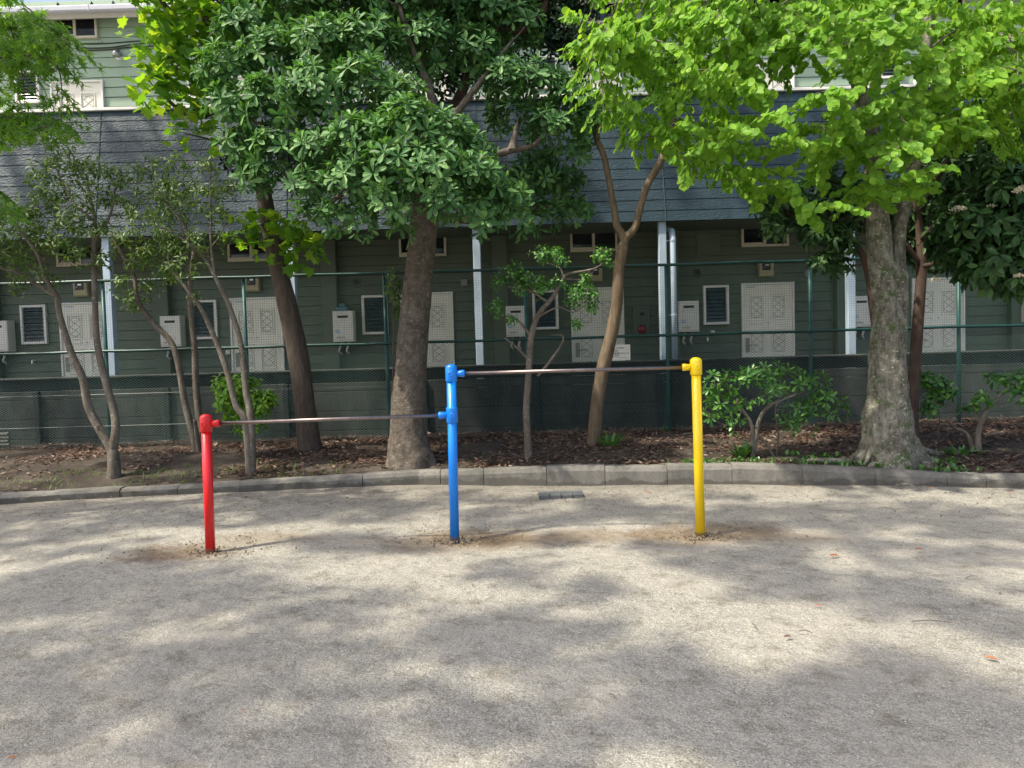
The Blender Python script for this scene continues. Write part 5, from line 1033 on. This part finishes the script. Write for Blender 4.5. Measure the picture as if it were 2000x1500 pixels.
# small dark crumbs and chips on the gravel
n = 4200; X = rng.uniform(-6, 6, n); Yv = 8.5-np.abs(rng.normal(0, 1.2, n)); ky_ = np.array([float(kerb_y(x)) for x in X]); ok = (Yv < ky_-.03) & (Yv > 2.5); X, Yv = X[ok], Yv[ok]; n = len(X)
mb = MB(); a = rng.uniform(0, 6.28, n); place(mb, T_LIT, np.stack([X, Yv, rng.uniform(.004, .012, n)], 1), np.stack([np.cos(a), np.sin(a), rng.normal(0, .2, n)], 1), np.array([0, 0, 1])+rng.normal(0, .3, (n, 3)), rng.uniform(.012, .035, n)); o = mb.build('gravel_debris', M['litter']); tag(o, 'tiny dark leaf crumbs strewn on the gravel near the kerb', 'debris', kind='stuff')
n = 900; k_ = rng.integers(0, 3, n); pc = np.array([[POST[c][0].x, POST[c][0].y] for c in ('red', 'blue', 'yellow')])[k_]; a = rng.uniform(0, 6.28, n); r_ = .05+np.abs(rng.normal(0, .28, n)); X = pc[:, 0]+r_*np.cos(a)*1.3; Yv = pc[:, 1]+r_*np.sin(a)*.8
OCT = (np.array([(1, 0, 0), (-1, 0, 0), (0, 1, 0), (0, -1, 0), (0, 0, .7), (0, 0, -.7)], float), np.array([(0, 2, 4), (2, 1, 4), (1, 3, 4), (3, 0, 4), (2, 0, 5), (1, 2, 5), (3, 1, 5), (0, 3, 5)]))
pb = MB(); place(pb, OCT, np.stack([X, Yv, -.022+.03*(r_ > .25)+rng.normal(0, .004, n)], 1), rvec(n), rvec(n), rng.uniform(.003, .010, n)*np.where(r_ < .15, 1.4, 1)); o = pb.build('dirt_clods', simple('clod', (.20, .16, .115), .95, var=.3, vs_=30)); tag(o, 'loose brown dirt crumbs round the feet of the three posts', 'dirt', kind='stuff')
n = 5000; Yv = 1.8+6.4*rng.random(n)**1.4; X = rng.uniform(-.85, .85, n)*Yv; s_ = rng.uniform(.002, .0055, n); OCT = (np.array([(1, 0, 0), (-1, 0, 0), (0, 1, 0), (0, -1, 0), (0, 0, .7), (0, 0, -.7)], float), np.array([(0, 2, 4), (2, 1, 4), (1, 3, 4), (3, 0, 4), (2, 0, 5), (1, 2, 5), (3, 1, 5), (0, 3, 5)]))
pb = MB(); place(pb, OCT, np.stack([X, Yv, np.full(n, -.006)], 1)+rng.normal(0, .003, (n, 3))*[0, 0, 1], rvec(n), rvec(n), s_); o = pb.build('pebbles', simple('pebble', (.46, .44, .39), .8, var=.25, vs_=40)); tag(o, 'small pale pebbles scattered over the gravel', 'pebbles', kind='stuff')
for (x, y, sz, lb, an) in ((1262, 962, .085, 'orange dry leaf on the gravel right of the metal drain cover', 0), (1787, 1073, .09, 'long orange dry leaf on the gravel right of the yellow post foot', .2), (1920, 1282, .08, 'orange dry leaf on the gravel near the right edge', -.6), (497, 1216, .035, 'tiny orange leaf on the gravel below and right of the red post', 1),
                           (468, 1388, .035, 'tiny orange leaf low in the left foreground', .5), (1310, 1191, .045, 'small orange-brown leaf on sunlit gravel below the yellow post', 1), (1530, 1244, .07, 'dark curled leaf on sunlit gravel, right foreground', .3), (1640, 1300, .04, 'small dark leaf at a shadow edge in the right foreground', 2), (1588, 1181, .06, 'reddish leaf on gravel, upper edge of the large sunlit patch', -.4), (1968, 961, .08, 'red-brown leaf on the gravel by the kerb at the right edge', 0), (1810, 952, .09, 'orange leaf lying against the kerb below the mossy trunk', .1), (12, 1480, .05, 'orange-brown leaf in the bottom left corner', .2), (1618, 1085, .11, 'long thin reddish leaf on gravel right of the yellow post', .05)):
    c = G(x, y, .008); mb = MB(); place(mb, leaf_t([(.3, .13), (.65, .15), (1, 0)], .5, .25), [tuple(c)], [(math.cos(an), math.sin(an), .1)], [(0, -.3, 1)], [sz*.8]); o = mb.build('fallen_leaf', M['litter' if 'dark' in lb else 'orange'], loc=c); tag(o, lb, 'fallen leaf', 'single dry leaves on the gravel')
for (xa, ya, xb, yb2, lb) in ((1782, 1213, 1860, 1216, 'long thin dark twig on gravel at the right'), (1470, 1218, 1482, 1232, 'short curved twig in the sunlit gravel'), (1190, 1355, 1206, 1368, 'short twig in the middle foreground'), (1885, 1130, 1910, 1125, 'small forked twig right of the round dark patch'), (1560, 1232, 1588, 1236, 'tiny straight twig right of the dark curled leaf')):
    a, b = G(xa, ya, .008), G(xb, yb2, .008); mb = MB(); mb.tube([a, a.lerp(b, .5)+Vector((0, .012, .006)), b], [.003, .0028, .0015], 5); o = mb.build('twig', M['twig'], loc=a); tag(o, lb, 'twig', 'twigs on the gravel')

# ---- tall trees outside the frame to the left and behind, that shade the playground ---------------
def shade_tree(label, bx, by, h, blobs, dens, size, seed, mat='l_dark'):
    t = thing('shade_tree', label, 'tree', (bx, by, 0)); s = Skel(); s.limb([(bx, by, -.1), (bx+.1, by, h*.3), (bx, by+.1, h*.6), (bx+.1, by, h*.8)], [.28, .22, .16, .1], 10, 4, .5)
    C, A = [], []
    for (x, y, z, r) in blobs:
        n = int(dens*r*r*4); d = rvec(n)*rng.uniform(.35, 1, (n, 1)); C.append(np.array([x, y, z])+d*r*np.array([1, 1, .6])); A.append(d+np.array([0, 0, .6]))
    C = np.concatenate(C); A = np.concatenate(A); s.grow(C[rng.random(len(C)) < .12], .006, rmax=.06); s.mb.build('trunk', M['b_brown'], t, smooth=True)
    cm = MB(); rosettes(cm, C, A, size, T_OVAL, n=6, el=(-30, 50)); cm.build('crown', M[mat], t)
SHADE = []
def add_shade(X, Yg, z, r):             # a leafy clump at height z whose shadow falls on the ground at X, Yg
    k = z/-sdir.z; SHADE.append((X-sdir.x*k, Yg-sdir.y*k, z, r))
random.seed(11)
for (X, Yg, r) in SHADOWS:
    z = random.uniform(9, 11) if X < 2 else random.uniform(10, 12); add_shade(X, Yg, z, r*1.25)
for (P_, dist, r) in SHADE3: q_ = P_-sdir*dist; SHADE.append((q_.x, q_.y, q_.z, r))
left = [b for b in SHADE if b[0] < -5.2]; near = [b for b in SHADE if b[0] >= -5.2]
shade_tree('tall leafy shade tree standing left of the playground, outside the frame', -9.6, 3.6, 11, left, SD, .17, 1)
if near: shade_tree('tall leafy shade tree standing behind and left of the viewer', -4.2, -3.4, 11, near, SD, .17, 2)
